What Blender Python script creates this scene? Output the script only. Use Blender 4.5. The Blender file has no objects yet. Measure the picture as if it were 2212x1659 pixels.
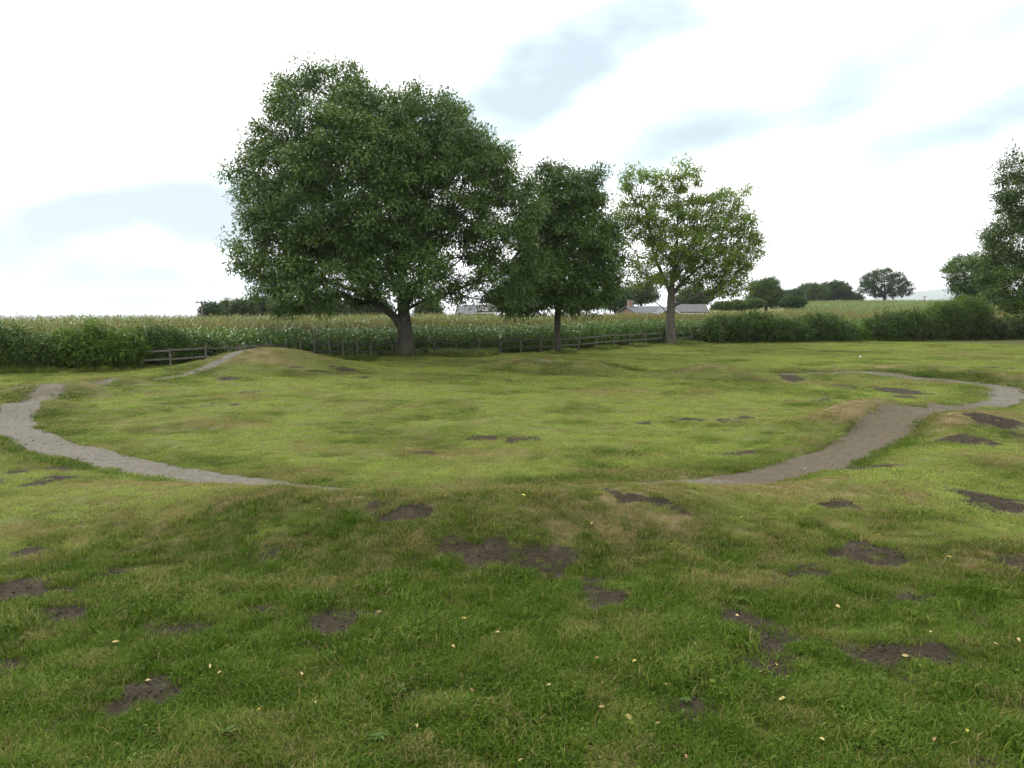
import bpy, math, random
import numpy as np
from mathutils import Vector

random.seed(7)
RNG = np.random.default_rng(11)
SC = bpy.context.scene
COL = SC.collection

# ------------------------------------------------------------------ camera
CAM_H = 4.0
F_PX, CX, CY = 1703.0, 1106.0, 829.5          # in a 2212 x 1659 picture
PITCH = math.radians(6.225)
cam_d = bpy.data.cameras.new('camera')
cam_d.sensor_width = 36.0
cam_d.lens = 36.0 * F_PX / 2212.0
cam_d.clip_start, cam_d.clip_end = 0.1, 30000.0
cam = bpy.data.objects.new('camera', cam_d)
COL.objects.link(cam)
cam.location = (0, 0, CAM_H)
cam.rotation_euler = (math.pi / 2 - PITCH, 0, 0)
SC.camera = cam

# ------------------------------------------------------------------ world, sun, exposure
SUN_EL, SUN_AZ = math.radians(44), math.radians(-38)      # azimuth from +Y, negative = left
world = bpy.data.worlds.new('World')
SC.world = world
world.use_nodes = True


def build_sky():
    nt = world.node_tree
    N, L = nt.nodes, nt.links
    N.clear()

    def nd(t, **kw):
        n = N.new(t)
        for k, v in kw.items():
            setattr(n, k, v)
        return n

    def mth(op, a, b=None, c=None):
        n = nd('ShaderNodeMath', operation=op)
        for i, v in enumerate((a, b, c)):
            if v is None:
                continue
            if isinstance(v, (int, float)):
                n.inputs[i].default_value = v
            else:
                L.new(v, n.inputs[i])
        return n.outputs[0]

    out = nd('ShaderNodeOutputWorld')
    bg = nd('ShaderNodeBackground')
    sky = nd('ShaderNodeTexSky', sky_type='NISHITA')
    sky.sun_disc = False
    sky.sun_elevation = SUN_EL
    sky.sun_rotation = SUN_AZ
    sky.air_density, sky.dust_density = 1.0, 2.0
    tc = nd('ShaderNodeTexCoord')
    # wisps bend the outlines of the cloud banks
    nz = nd('ShaderNodeTexNoise')
    nz.inputs['Scale'].default_value = 3.2
    nz.inputs['Detail'].default_value = 4.0
    nz.inputs['Roughness'].default_value = 0.5
    L.new(tc.outputs['Generated'], nz.inputs['Vector'])
    sub = nd('ShaderNodeVectorMath', operation='SUBTRACT')
    L.new(nz.outputs['Color'], sub.inputs[0])
    sub.inputs[1].default_value = (0.5, 0.5, 0.5)
    scl = nd('ShaderNodeVectorMath', operation='SCALE')
    L.new(sub.outputs[0], scl.inputs[0])
    scl.inputs['Scale'].default_value = 0.20
    add = nd('ShaderNodeVectorMath', operation='ADD')
    L.new(tc.outputs['Generated'], add.inputs[0])
    L.new(scl.outputs[0], add.inputs[1])
    d = add.outputs[0]
    # banks of thicker cloud: azimuth, elevation (deg), half length, half width (deg), slant (deg), depth
    banks = [(0.0, 14.2, 7.5, 1.7, 22, .95), (7.0, 17.2, 6.0, 1.7, 20, .75), (12.5, 10.3, 6.5, 1.7, 17, .95),
             (28.0, 14.6, 5.5, 1.8, 24, .75), (28.5, 8.3, 6.5, 1.5, 17, .9), (24.0, 11.2, 3.5, 1.0, 15, .35),
             (-28.5, 3.3, 7.0, 1.3, 3, 1.2), (-19.5, 5.0, 6.0, 1.2, 10, 1.1), (-23.5, 0.2, 6.0, .6, 4, 1.15), (-33.0, 0.8, 4.5, .8, 0, .5),
             (50, 16, 9, 3, 20, .8), (-52, 9, 9, 2.5, 4, .9), (75, 25, 10, 4, 15, .9), (-80, 22, 10, 3, 8, .8),
             (105, 14, 10, 3, 10, .8), (-110, 16, 10, 3, -6, .9), (140, 24, 11, 4, -12, .8),
             (-145, 12, 10, 3, -10, .8), (175, 20, 10, 4, 5, .9), (20, 48, 14, 6, 20, .8), (-50, 50, 14, 6, 10, .7),
             (120, 50, 14, 6, 0, .8), (-140, 48, 14, 6, 15, .8)]
    tot = None
    for az, el, ha, hb, rot, dep in banks:
        a, e, r = map(math.radians, (az, el, rot))
        c = Vector((math.sin(a) * math.cos(e), math.cos(a) * math.cos(e), math.sin(e)))
        right = Vector((math.cos(a), -math.sin(a), 0))
        up = right.cross(c)
        t1 = (right * math.cos(r) + up * math.sin(r)) / math.radians(ha * 1.3)
        t2 = (up * math.cos(r) - right * math.sin(r)) / math.radians(hb * 1.5)

        def dot(v):
            n = nd('ShaderNodeVectorMath', operation='DOT_PRODUCT')
            L.new(d, n.inputs[0])
            n.inputs[1].default_value = v
            return n.outputs['Value']
        da, db, dc = dot(t1), dot(t2), dot(c)
        # lower side sharper than the upper side
        db2 = mth('MULTIPLY', db, mth('ADD', mth('MULTIPLY', mth('LESS_THAN', db, 0.0), .3), .82))
        q = mth('ADD', mth('MULTIPLY', da, da), mth('MULTIPLY', db2, db2))
        g = mth('POWER', 2.71828, mth('MULTIPLY', q, -1.0))
        g = mth('MULTIPLY', g, mth('MULTIPLY', mth('GREATER_THAN', dc, 0.0), dep * 1.12))
        tot = g if tot is None else mth('ADD', tot, g)
    nz2 = nd('ShaderNodeTexNoise')
    nz2.inputs['Scale'].default_value = 6.0
    nz2.inputs['Detail'].default_value = 6.0
    mp = nd('ShaderNodeMapping')
    mp.inputs['Scale'].default_value = (1, 1, 2.6)
    L.new(tc.outputs['Generated'], mp.inputs['Vector'])
    L.new(mp.outputs[0], nz2.inputs['Vector'])
    t = mth('MULTIPLY', tot, mth('ADD', mth('MULTIPLY', nz2.outputs[0], 1.7), .02))
    ramp = nd('ShaderNodeValToRGB')
    cr = ramp.color_ramp
    cr.interpolation = 'B_SPLINE'
    cr.elements[0].position = .0
    cr.elements[0].color = (1.90, 1.92, 1.95, 1)
    cr.elements[1].position = 1.0
    cr.elements[1].color = (.32, .375, .415, 1)
    for ps, cc in ((.28, (.95, 1.02, 1.04, 1)), (.52, (.50, .60, .62, 1)), (.78, (.39, .475, .505, 1))):
        cr.elements.new(ps).color = cc
    L.new(t, ramp.inputs['Fac'])
    # the blue sky above the cloud sheet only just comes through
    sk = nd('ShaderNodeVectorMath', operation='SCALE')
    L.new(sky.outputs[0], sk.inputs[0])
    sk.inputs['Scale'].default_value = 0.10
    mix = nd('ShaderNodeMix', data_type='RGBA')
    mix.inputs['Factor'].default_value = 0.94
    L.new(sk.outputs[0], mix.inputs['A'])
    L.new(ramp.outputs['Color'], mix.inputs['B'])
    L.new(mix.outputs['Result'], bg.inputs['Color'])
    bg.inputs['Strength'].default_value = 1.0
    L.new(bg.outputs[0], out.inputs['Surface'])


build_sky()
sun_d = bpy.data.lights.new('sun', 'SUN')
sun_d.energy = 1.5
sun_d.angle = math.radians(16)
sun_d.color = (1.0, .96, .9)
sun = bpy.data.objects.new('sun', sun_d)
COL.objects.link(sun)
sdir = Vector((math.sin(SUN_AZ) * math.cos(SUN_EL), math.cos(SUN_AZ) * math.cos(SUN_EL), math.sin(SUN_EL)))
sun.rotation_euler = sdir.to_track_quat('Z', 'Y').to_euler()
vs = SC.view_settings
vs.view_transform = 'Standard'
vs.look = 'None'
vs.gamma = 1
vs.use_curve_mapping = False
vs.exposure = 1.10
SC.cycles.use_adaptive_sampling = True
SC.cycles.adaptive_threshold = 0.025
SC.cycles.max_bounces = 4
SC.cycles.diffuse_bounces = 2
SC.cycles.transmission_bounces = 2
SC.cycles.transparent_max_bounces = 4
SC.cycles.glossy_bounces = 2
SC.cycles.volume_bounces = 0

# ------------------------------------------------------------------ helpers
def ray(px, py):
    a, b = (px - CX) / F_PX, (CY - py) / F_PX
    cp, sp = math.cos(PITCH), math.sin(PITCH)
    return np.array((a, cp + b * sp, -sp + b * cp))


def W(px, py, D):
    """point at forward distance D on the line of sight through a pixel"""
    r = ray(px, py)
    return np.array((0, 0, CAM_H)) + r * (D / r[1])


def gp(px, py, z=0.0):
    r = ray(px, py)
    t = (z - CAM_H) / r[2]
    return np.array((0, 0, CAM_H)) + r * t


def hash2(ix, iy, s):
    h = (ix.astype(np.int64) * 374761393 + iy.astype(np.int64) * 668265263 + s * 144665) & 0x7fffffff
    h = ((h ^ (h >> 13)) * 1274126177) & 0x7fffffff
    h = (h ^ (h >> 16)) & 0xffff
    return h / 65535.0


def vnoise(x, y, s=0):
    x0, y0 = np.floor(x), np.floor(y)
    fx, fy = x - x0, y - y0
    fx, fy = fx * fx * (3 - 2 * fx), fy * fy * (3 - 2 * fy)
    a, b = hash2(x0, y0, s), hash2(x0 + 1, y0, s)
    c, d = hash2(x0, y0 + 1, s), hash2(x0 + 1, y0 + 1, s)
    return (a * (1 - fx) + b * fx) * (1 - fy) + (c * (1 - fx) + d * fx) * fy


def fbm(x, y, s=0, o=4):
    v, a, t = 0, 1.0, 0
    for i in range(o):
        v = v + a * vnoise(x * 2 ** i + 17.3 * i, y * 2 ** i - 9.1 * i, s + i)
        t += a
        a *= .5
    return v / t


def sstep(a, b, x):
    t = np.clip((x - a) / (b - a), 0, 1)
    return t * t * (3 - 2 * t)


def mesh_np(name, V, F, attrs=None, smooth=False):
    """V (n,3); F list of integer arrays (m,k); attrs: point floats"""
    me = bpy.data.meshes.new(name)
    V = np.asarray(V, np.float32)
    if not isinstance(F, (list, tuple)):
        F = [F]
    F = [np.asarray(f, np.int32) for f in F if len(f)]
    me.vertices.add(len(V))
    me.vertices.foreach_set('co', V.ravel())
    if F:
        loops = np.concatenate([f.ravel() for f in F])
        tot = np.concatenate([np.full(len(f), f.shape[1], np.int32) for f in F])
        st = np.concatenate(([0], np.cumsum(tot)[:-1])).astype(np.int32)
        me.loops.add(len(loops))
        me.loops.foreach_set('vertex_index', loops)
        me.polygons.add(len(tot))
        me.polygons.foreach_set('loop_start', st)
        me.polygons.foreach_set('loop_total', tot)
        me.polygons.foreach_set('use_smooth', np.full(len(tot), smooth, bool))
    for k, a in (attrs or {}).items():
        a = np.asarray(a, np.float32)
        if a.ndim == 2:
            at = me.attributes.new(k, 'FLOAT_VECTOR', 'POINT')
            at.data.foreach_set('vector', a.ravel())
        else:
            at = me.attributes.new(k, 'FLOAT', 'POINT')
            at.data.foreach_set('value', a)
    me.update(calc_edges=True)
    return me


def obj(name, me, mat=None, parent=None, loc=None):
    o = bpy.data.objects.new(name, me)
    COL.objects.link(o)
    if mat is not None and me is not None and not me.materials:
        me.materials.append(mat)
    if parent is not None:
        o.parent = parent
    if loc is not None:
        o.location = loc
    return o


def tag(o, label, cat, group=None, kind=None):
    o['label'] = label
    o['category'] = cat
    if group:
        o['group'] = group
    if kind:
        o['kind'] = kind
    return o


def thing(name, label, cat, loc=(0, 0, 0), group=None):
    o = bpy.data.objects.new(name, None)
    COL.objects.link(o)
    o.location = loc
    o.empty_display_size = .3
    return tag(o, label, cat, group)


class MB:
    """collects boxes / tubes into one mesh"""
    def __init__(s):
        s.V, s.Q, s.T, s.n = [], [], [], 0

    def add(s, V, Q=None, T=None):
        V = np.asarray(V, float)
        s.V.append(V)
        if Q is not None and len(Q):
            s.Q.append(np.asarray(Q) + s.n)
        if T is not None and len(T):
            s.T.append(np.asarray(T) + s.n)
        s.n += len(V)

    def box(s, c, size, rz=0.0, jit=0.0):
        x, y, z = np.array(size) / 2
        P = np.array([(a * x, b * y, d * z) for a in (-1, 1) for b in (-1, 1) for d in (-1, 1)])
        if jit:
            P = P + RNG.normal(0, jit, P.shape)
        cr, sr = math.cos(rz), math.sin(rz)
        P = np.stack((P[:, 0] * cr - P[:, 1] * sr, P[:, 0] * sr + P[:, 1] * cr, P[:, 2]), 1) + np.array(c)
        s.add(P, [(0, 1, 3, 2), (4, 6, 7, 5), (0, 4, 5, 1), (2, 3, 7, 6), (0, 2, 6, 4), (1, 5, 7, 3)])

    def tube(s, pts, rad, k=6, cap=True):
        pts = np.asarray(pts, float)
        n = len(pts)
        V = []
        for i in range(n):
            d = pts[min(i + 1, n - 1)] - pts[max(i - 1, 0)]
            d = d / (np.linalg.norm(d) + 1e-9)
            u = np.cross(d, (0, 1, .03) if abs(d[1]) < .9 else (1, 0, 0))
            u /= np.linalg.norm(u)
            w = np.cross(d, u)
            for j in range(k):
                t = 2 * math.pi * j / k
                V.append(pts[i] + rad[i] * (u * math.cos(t) + w * math.sin(t)))
        Q = [(i * k + j, i * k + (j + 1) % k, (i + 1) * k + (j + 1) % k, (i + 1) * k + j) for i in range(n - 1) for j in range(k)]
        T = []
        if cap:
            V.append(pts[-1]); e = n * k
            T = [((n - 1) * k + j, (n - 1) * k + (j + 1) % k, e) for j in range(k)]
        s.add(V, Q, T)

    def mesh(s, name, smooth=False, attrs=None):
        F = []
        if s.Q:
            F.append(np.concatenate(s.Q))
        if s.T:
            F.append(np.concatenate(s.T))
        return mesh_np(name, np.concatenate(s.V), F, attrs, smooth)


# ------------------------------------------------------------------ materials
def new_mat(name):
    m = bpy.data.materials.new(name)
    m.use_nodes = True
    nt = m.node_tree
    nt.nodes.clear()
    out = nt.nodes.new('ShaderNodeOutputMaterial')
    return m, nt, out


class NT:
    def __init__(s, nt):
        s.nt, s.N, s.L = nt, nt.nodes, nt.links

    def set(s, sock, v):
        if isinstance(v, bpy.types.NodeSocket):
            s.L.new(v, sock)
        elif v is not None:
            sock.default_value = v

    def noise(s, scale, detail=3, rough=.55, vec=None, dist=0.0):
        n = s.N.new('ShaderNodeTexNoise')
        n.inputs['Scale'].default_value = scale
        n.inputs['Detail'].default_value = detail
        n.inputs['Roughness'].default_value = rough
        n.inputs['Distortion'].default_value = dist
        if vec is not None:
            s.L.new(vec, n.inputs['Vector'])
        return n.outputs[0]

    def pos(s, scale=(1, 1, 1)):
        g = s.N.new('ShaderNodeNewGeometry')
        m = s.N.new('ShaderNodeMapping')
        m.inputs['Scale'].default_value = scale
        s.L.new(g.outputs['Position'], m.inputs['Vector'])
        return m.outputs[0]

    def attr(s, name, typ='GEOMETRY'):
        a = s.N.new('ShaderNodeAttribute')
        a.attribute_name = name
        a.attribute_type = typ
        return a.outputs['Fac']

    def math(s, op, a, b=None, clamp=False):
        n = s.N.new('ShaderNodeMath')
        n.operation = op
        n.use_clamp = clamp
        s.set(n.inputs[0], a)
        s.set(n.inputs[1], b)
        return n.outputs[0]

    def rng(s, v, a, b, c=0.0, d=1.0, smooth=True):
        n = s.N.new('ShaderNodeMapRange')
        n.interpolation_type = 'SMOOTHSTEP' if smooth else 'LINEAR'
        s.set(n.inputs['Value'], v)
        n.inputs['From Min'].default_value = a
        n.inputs['From Max'].default_value = b
        n.inputs['To Min'].default_value = c
        n.inputs['To Max'].default_value = d
        return n.outputs[0]

    def mix(s, f, a, b, mode='MIX'):
        n = s.N.new('ShaderNodeMix')
        n.data_type = 'RGBA'
        n.blend_type = mode
        n.clamp_factor = True
        s.set(n.inputs['Factor'], f)
        for k, v in (('A', a), ('B', b)):
            s.set(n.inputs[k], (*v, 1) if isinstance(v, tuple) and len(v) == 3 else v)
        return n.outputs['Result']

    def bump(s, h, strength=.5, dist=.02):
        n = s.N.new('ShaderNodeBump')
        n.inputs['Strength'].default_value = strength
        n.inputs['Distance'].default_value = dist
        s.L.new(h, n.inputs['Height'])
        return n.outputs[0]

    def bsdf(s, col, rough=.8, normal=None, spec=.3):
        n = s.N.new('ShaderNodeBsdfPrincipled')
        s.set(n.inputs['Base Color'], (*col, 1) if isinstance(col, tuple) and len(col) == 3 else col)
        s.set(n.inputs['Roughness'], rough)
        n.inputs['Specular IOR Level'].default_value = spec
        if normal is not None:
            s.L.new(normal, n.inputs['Normal'])
        return n.outputs[0]

    def translucent(s, col, sh, f):
        t = s.N.new('ShaderNodeBsdfTranslucent')
        s.set(t.inputs['Color'], (*col, 1) if isinstance(col, tuple) and len(col) == 3 else col)
        m = s.N.new('ShaderNodeMixShader')
        m.inputs[0].default_value = f
        s.L.new(sh, m.inputs[1])
        s.L.new(t.outputs[0], m.inputs[2])
        return m.outputs[0]


def leaf_mat(name, dark, light, dry=None, rough=.5, spec=.35, trans=.3, drymin=.93, clump=.5):
    m, nt, out = new_mat(name)
    n = NT(nt)
    r = n.attr('rnd')
    c = n.mix(r, dark, light)
    nz = n.noise(clump, 2, .5, n.pos())
    c = n.mix(n.rng(nz, .35, .68, 0, .6), c, n.mix(.5, c, light))
    if dry is not None:
        r2 = n.attr('rnd2')
        c = n.mix(n.rng(r2, drymin, 1.0), c, dry)
    sh = n.bsdf(c, rough, None, spec * .6)
    sh = n.translucent(n.mix(.5, c, (light[0] * 1.6, light[1] * 1.5, light[2] * .8)), sh, trans)
    nt.links.new(sh, out.inputs['Surface'])
    return m


def simple_mat(name, a, b, scale=6, rough=.8, bump=.3, bdist=.01, stretch=(1, 1, 1), spec=.25):
    m, nt, out = new_mat(name)
    n = NT(nt)
    p = n.pos(stretch)
    nz = n.noise(scale, 5, .6, p)
    c = n.mix(n.rng(nz, .3, .7), a, b)
    nm = n.bump(n.noise(scale * 3, 4, .6, p), bump, bdist)
    nt.links.new(n.bsdf(c, rough, nm, spec), out.inputs['Surface'])
    return m


def bark_mat(name, a, b, lichen, lf=.3):
    m, nt, out = new_mat(name)
    n = NT(nt)
    p = n.pos((1, 1, .25))
    nz = n.noise(9, 6, .7, p)
    c = n.mix(n.rng(nz, .35, .65), a, b)
    c = n.mix(n.math('MULTIPLY', n.rng(n.noise(1.6, 4, .6, n.pos()), .5, .7), lf), c, lichen)
    nt.links.new(n.bsdf(c, .9, n.bump(nz, .9, .06), .15), out.inputs['Surface'])
    return m


M_BARK = bark_mat('bark_dark', (.030, .026, .020), (.085, .075, .058), (.10, .10, .06))
M_BARK2 = bark_mat('bark_pale', (.055, .048, .038), (.14, .125, .10), (.13, .12, .06), .6)
M_WOOD = simple_mat('weathered_wood', (.058, .053, .042), (.125, .113, .092), 7, .85, .4, .006, (1, 1, 3))
M_WOOD_DARK = simple_mat('dark_wood', (.022, .021, .016), (.055, .050, .040), 7, .85, .4, .006, (1, 1, 3))  # darker tone of the weathered wood, for the middle run of rails

# grass: colour follows dryness, lushness and painted foreground shade
def grass_material():
    m, nt, out = new_mat('grass_blades')
    n = NT(nt)
    r = n.attr('rnd')
    dry = n.attr('dry', 'INSTANCER')
    lush_shade = n.attr('lush_shade', 'INSTANCER')
    c = n.mix(r, (.215, .280, .045), (.360, .420, .105))
    c = n.mix(lush_shade, c, n.mix(r, (.021, .056, .002), (.088, .162, .009)))
    straw = n.mix(r, (.15, .115, .038), (.32, .268, .110))
    rd = n.attr('rnd2')
    f = n.rng(n.math('SUBTRACT', n.math('MULTIPLY', dry, 1.25), rd), -.15, .15)
    c = n.mix(f, c, straw)
    sh = n.bsdf(c, .7, None, .10)
    sh = n.translucent(c, sh, .35)
    nt.links.new(sh, out.inputs['Surface'])
    return m


M_GRASS = grass_material()


def ground_material():
    m, nt, out = new_mat('turf_soil')
    n = NT(nt)
    p = n.pos()
    dirt, dry, lush_shade = n.attr('dirt'), n.attr('dry'), n.attr('lush_shade')
    fine = n.rng(n.noise(24, 6, .8, p), .32, .68)
    mid = n.noise(3.5, 5, .6, p)
    thatch = n.mix(fine, (.060, .072, .018), (.135, .145, .042))
    thatch = n.mix(n.rng(lush_shade, .2, .9), thatch, n.mix(fine, (.026, .032, .007), (.078, .084, .018)))
    thatch = n.mix(n.rng(dry, .1, .9), thatch, n.mix(fine, (.10, .08, .035), (.22, .17, .085)))
    soil = n.mix(fine, (.014, .011, .006), (.050, .039, .024))
    soil = n.mix(n.rng(mid, .45, .75), soil, n.mix(fine, (.030, .024, .015), (.078, .063, .042)))
    d = n.math('ADD', dirt, n.math('MULTIPLY', n.math('SUBTRACT', n.noise(7, 5, .65, p), .5), 1.1))
    c = n.mix(n.rng(d, .30, .55), thatch, soil)
    h = n.math('ADD', n.math('MULTIPLY', fine, .6), mid)
    nt.links.new(n.bsdf(c, .95, n.bump(h, .5, .04), .1), out.inputs['Surface'])
    return m


def path_material():
    m, nt, out = new_mat('stone_dust_path')
    n = NT(nt)
    p = n.pos()
    a = n.math('ADD', n.math('MULTIPLY', n.noise(38, 5, .8, p), .6), n.math('MULTIPLY', n.noise(5, 5, .7, p), .4))
    b = n.noise(1.3, 4, .6, p)
    brown = n.attr('brown')
    c = n.mix(n.rng(a, .3, .7), (.062, .056, .043), (.170, .156, .126))
    c2 = n.mix(n.rng(a, .3, .7), (.050, .041, .026), (.118, .098, .066))
    f = n.math('ADD', brown, n.math('MULTIPLY', n.math('SUBTRACT', b, .5), 1.0))
    c = n.mix(n.rng(f, .3, .7), c, c2)
    v = n.N.new('ShaderNodeTexVoronoi')
    v.inputs['Scale'].default_value = 16
    n.L.new(p, v.inputs['Vector'])
    c = n.mix(n.rng(v.outputs['Distance'], .16, .08), c, (.27, .26, .23))
    nt.links.new(n.bsdf(c, .95, n.bump(a, .7, .02), .1), out.inputs['Surface'])
    return m


# ------------------------------------------------------------------ terrain
PATH_PX = [(1106, 1082, 0), (1390, 1052, 0), (1560, 1040, 0), (1730, 1012, 0), (1845, 962, .10), (1935, 895, .45),
           (2030, 893, .25), (2125, 880, 0), (2185, 860, 0), (2165, 838, 0), (2080, 824, 0), (1960, 815, 0), (1840, 809, 0),
           (1560, 801, .25), (1320, 792, .3), (1180, 787, .3)]
PATH_XY = [(-2.5, 48.3), (-7.0, 47.6), (-11.0, 45.9), (-13.9, 43.5), (-15.8, 40.9), (-17.3, 38.0), (-18.5, 35.2), (-18.7, 32.2), (-18.1, 29.7),
           (-17.2, 27.4), (-16.0, 25.0)]          # far side, mound and left rollers, paced out in metres
PATH_PX2 = [(90, 952, 0), (240, 990, 0), (420, 1024, 0), (620, 1050, 0), (830, 1074, 0)]


def catmull(P, n=24):
    P = np.asarray(P)
    k = len(P)
    out = []
    for i in range(k):
        p0, p1, p2, p3 = P[i - 1], P[i], P[(i + 1) % k], P[(i + 2) % k]
        t = np.linspace(0, 1, n, endpoint=False)[:, None]
        out.append(.5 * ((2 * p1) + (p2 - p0) * t + (2 * p0 - 5 * p1 + 4 * p2 - p3) * t ** 2 + (3 * p1 - p0 - 3 * p2 + p3) * t ** 3))
    return np.concatenate(out)


PC = np.array([gp(*q)[:2] for q in PATH_PX] + [np.array(q) for q in PATH_XY] + [gp(*q)[:2] for q in PATH_PX2])
PS = catmull(PC, 20)
# even spacing
seg = np.linalg.norm(np.roll(PS, -1, 0) - PS, axis=1)
cum = np.concatenate(([0], np.cumsum(seg)))
PLEN = cum[-1]
NP_ = int(PLEN / .25)
sv = np.linspace(0, PLEN, NP_, endpoint=False)
PSx = np.interp(sv, cum, np.append(PS[:, 0], PS[0, 0]))
PSy = np.interp(sv, cum, np.append(PS[:, 1], PS[0, 1]))
for _ in range(6):
    PSx = (np.roll(PSx, 1) + 2 * PSx + np.roll(PSx, -1)) / 4
    PSy = (np.roll(PSy, 1) + 2 * PSy + np.roll(PSy, -1)) / 4
PTx, PTy = np.roll(PSx, -1) - np.roll(PSx, 1), np.roll(PSy, -1) - np.roll(PSy, 1)
ln = np.hypot(PTx, PTy)
PTx, PTy = PTx / ln, PTy / ln          # runs anticlockwise: the outside is on the right
GX0, GX1, GY0, GY1, GS = -34.0, 34.0, 4.0, 62.0, 0.125
gx = np.arange(GX0, GX1 + GS, GS)
gy = np.arange(GY0, GY1 + GS, GS)


def path_lookup():
    X, Y = np.meshgrid(gx, gy)
    D = np.empty(X.size)
    I = np.empty(X.size, np.int32)
    xf, yf = X.ravel(), Y.ravel()
    for a in range(0, X.size, 20000):
        d = (xf[a:a + 20000, None] - PSx[None]) ** 2 + (yf[a:a + 20000, None] - PSy[None]) ** 2
        i = d.argmin(1)
        I[a:a + 20000] = i
        dx, dy = xf[a:a + 20000] - PSx[i], yf[a:a + 20000] - PSy[i]
        D[a:a + 20000] = np.sqrt(d[np.arange(len(i)), i]) * np.sign(dx * PTy[i] - dy * PTx[i])
    return D.reshape(X.shape), I.reshape(X.shape)


PD, PI_ = path_lookup()        # signed distance (+ outside the loop), nearest index


def path_info(x, y):
    fx = np.clip((np.asarray(x) - GX0) / GS, 0, len(gx) - 1.001)
    fy = np.clip((np.asarray(y) - GY0) / GS, 0, len(gy) - 1.001)
    ix, iy = fx.astype(int), fy.astype(int)
    tx, ty = fx - ix, fy - iy
    d = (PD[iy, ix] * (1 - tx) + PD[iy, ix + 1] * tx) * (1 - ty) + (PD[iy + 1, ix] * (1 - tx) + PD[iy + 1, ix + 1] * tx) * ty
    return d, PI_[iy, ix]


def s_of(px, py, z=0.0):
    p = gp(px, py, z)
    return int(((PSx - p[0]) ** 2 + (PSy - p[1]) ** 2).argmin())


def s_at(x, y):
    return int(((PSx - x) ** 2 + (PSy - y) ** 2).argmin())


def profile(points):
    """periodic smooth interpolation over path index from [(index, value)]"""
    pts = sorted(points)
    i = np.array([p[0] for p in pts]); v = np.array([p[1] for p in pts])
    a = np.interp(np.arange(NP_), i, v, period=NP_)
    for _ in range(30):
        a = (np.roll(a, 2) + a + np.roll(a, -2)) / 3
    return a


# rollers: (index on the track, height, half length, half width)
ROLLS = [(s_of(1945, 886, .45), .46, 2.3, 1.6), (s_at(-18.7, 32.0), .50, 1.2, 1.3), (s_at(-17.3, 27.6), .34, 1.0, 1.2),
         (s_of(1150, 784, .35), .55, 1.6, 1.3), (s_of(1275, 789, .35), .52, 1.5, 1.3), (s_of(1535, 797, .3), .50, 1.9, 1.4),
         (s_at(-18.2, 36.0), .28, 1.2, 1.3), (s_of(2040, 884, .2), .24, 1.0, 1.0)]
W_PROF = profile([(s_of(1106, 1082), .55), (s_of(1560, 1040), .66), (s_of(1845, 962), .75), (s_of(1935, 895), .75), (s_of(2125, 880), .8),
                  (s_of(2185, 860), 1.0), (s_of(2080, 824), .8), (s_of(1840, 809), .40), (s_of(1320, 792), .36), (s_at(-7, 47.6), .3),
                  (s_at(-13.9, 43.5), .40), (s_at(-17.3, 38), .42), (s_at(-18.7, 32.2), .62), (s_at(-17.2, 27.4), .68), (s_of(90, 952), .60),
                  (s_of(240, 990), .58), (s_of(620, 1050), .58)])
BERM = profile([(s_of(1106, 1082), .84), (s_of(1390, 1052), .54), (s_of(1560, 1040), .21), (s_of(1730, 1012), .14), (s_of(1845, 962), .25), (s_of(2030, 893), .25), (s_of(2125, 880), .30),
                (s_of(2185, 860), .50), (s_of(2080, 824), .50), (s_of(1840, 809), .12), (s_of(1320, 792), .0), (s_at(-7, 47.6), 0), (s_at(-17.3, 38), .05), (s_at(-18.7, 32.2), .1),
                (s_at(-17, 27), .25), (s_of(90, 952), .28), (s_of(240, 990), .15), (s_of(420, 1024), .18), (s_of(620, 1050), .40), (s_of(830, 1074), .74)])
INNER = profile([(s_of(1106, 1082), 0), (s_of(1730, 1012), .0), (s_of(1845, 962), .25), (s_of(1935, 895), .1), (s_of(2125, 880), 0), (s_of(1840, 809), .10), (s_of(1560, 801), .16),
                 (s_of(1180, 787), .16), (s_at(-7, 47.6), .1), (s_at(-13.9, 43.5), 0), (s_of(620, 1050), 0)])
mound_c = np.array((-13.6, 43.0))


def gaus(x, y, cx, cy, sx, sy, rot=0.0):
    c, s = math.cos(rot), math.sin(rot)
    u = ((x - cx) * c + (y - cy) * s) / sx
    v = (-(x - cx) * s + (y - cy) * c) / sy
    return np.exp(-(u * u + v * v))


HUMPS = [((2190, 1005, .3), .35, 2.2, 1.6, .4), ((2030, 1085, .2), .22, 1.8, 1.3, .2), ((60, 1110, .2), .25, 3.0, 1.6, -.2),
         ((2160, 1180, .2), .25, 1.8, 1.4, .1), ((330, 1290, .1), .12, 1.6, .9, 0), ((1660, 1340, 0), -.07, 1.2, .7, 0),
         ((1760, 905, .3), .30, 2.4, 1.2, .6), ((1990, 800, .2), .25, 7.0, 1.6, -.05)]
HUMPW = [(gp(*q)[:2], h, a, b, r) for q, h, a, b, r in HUMPS]


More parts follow.
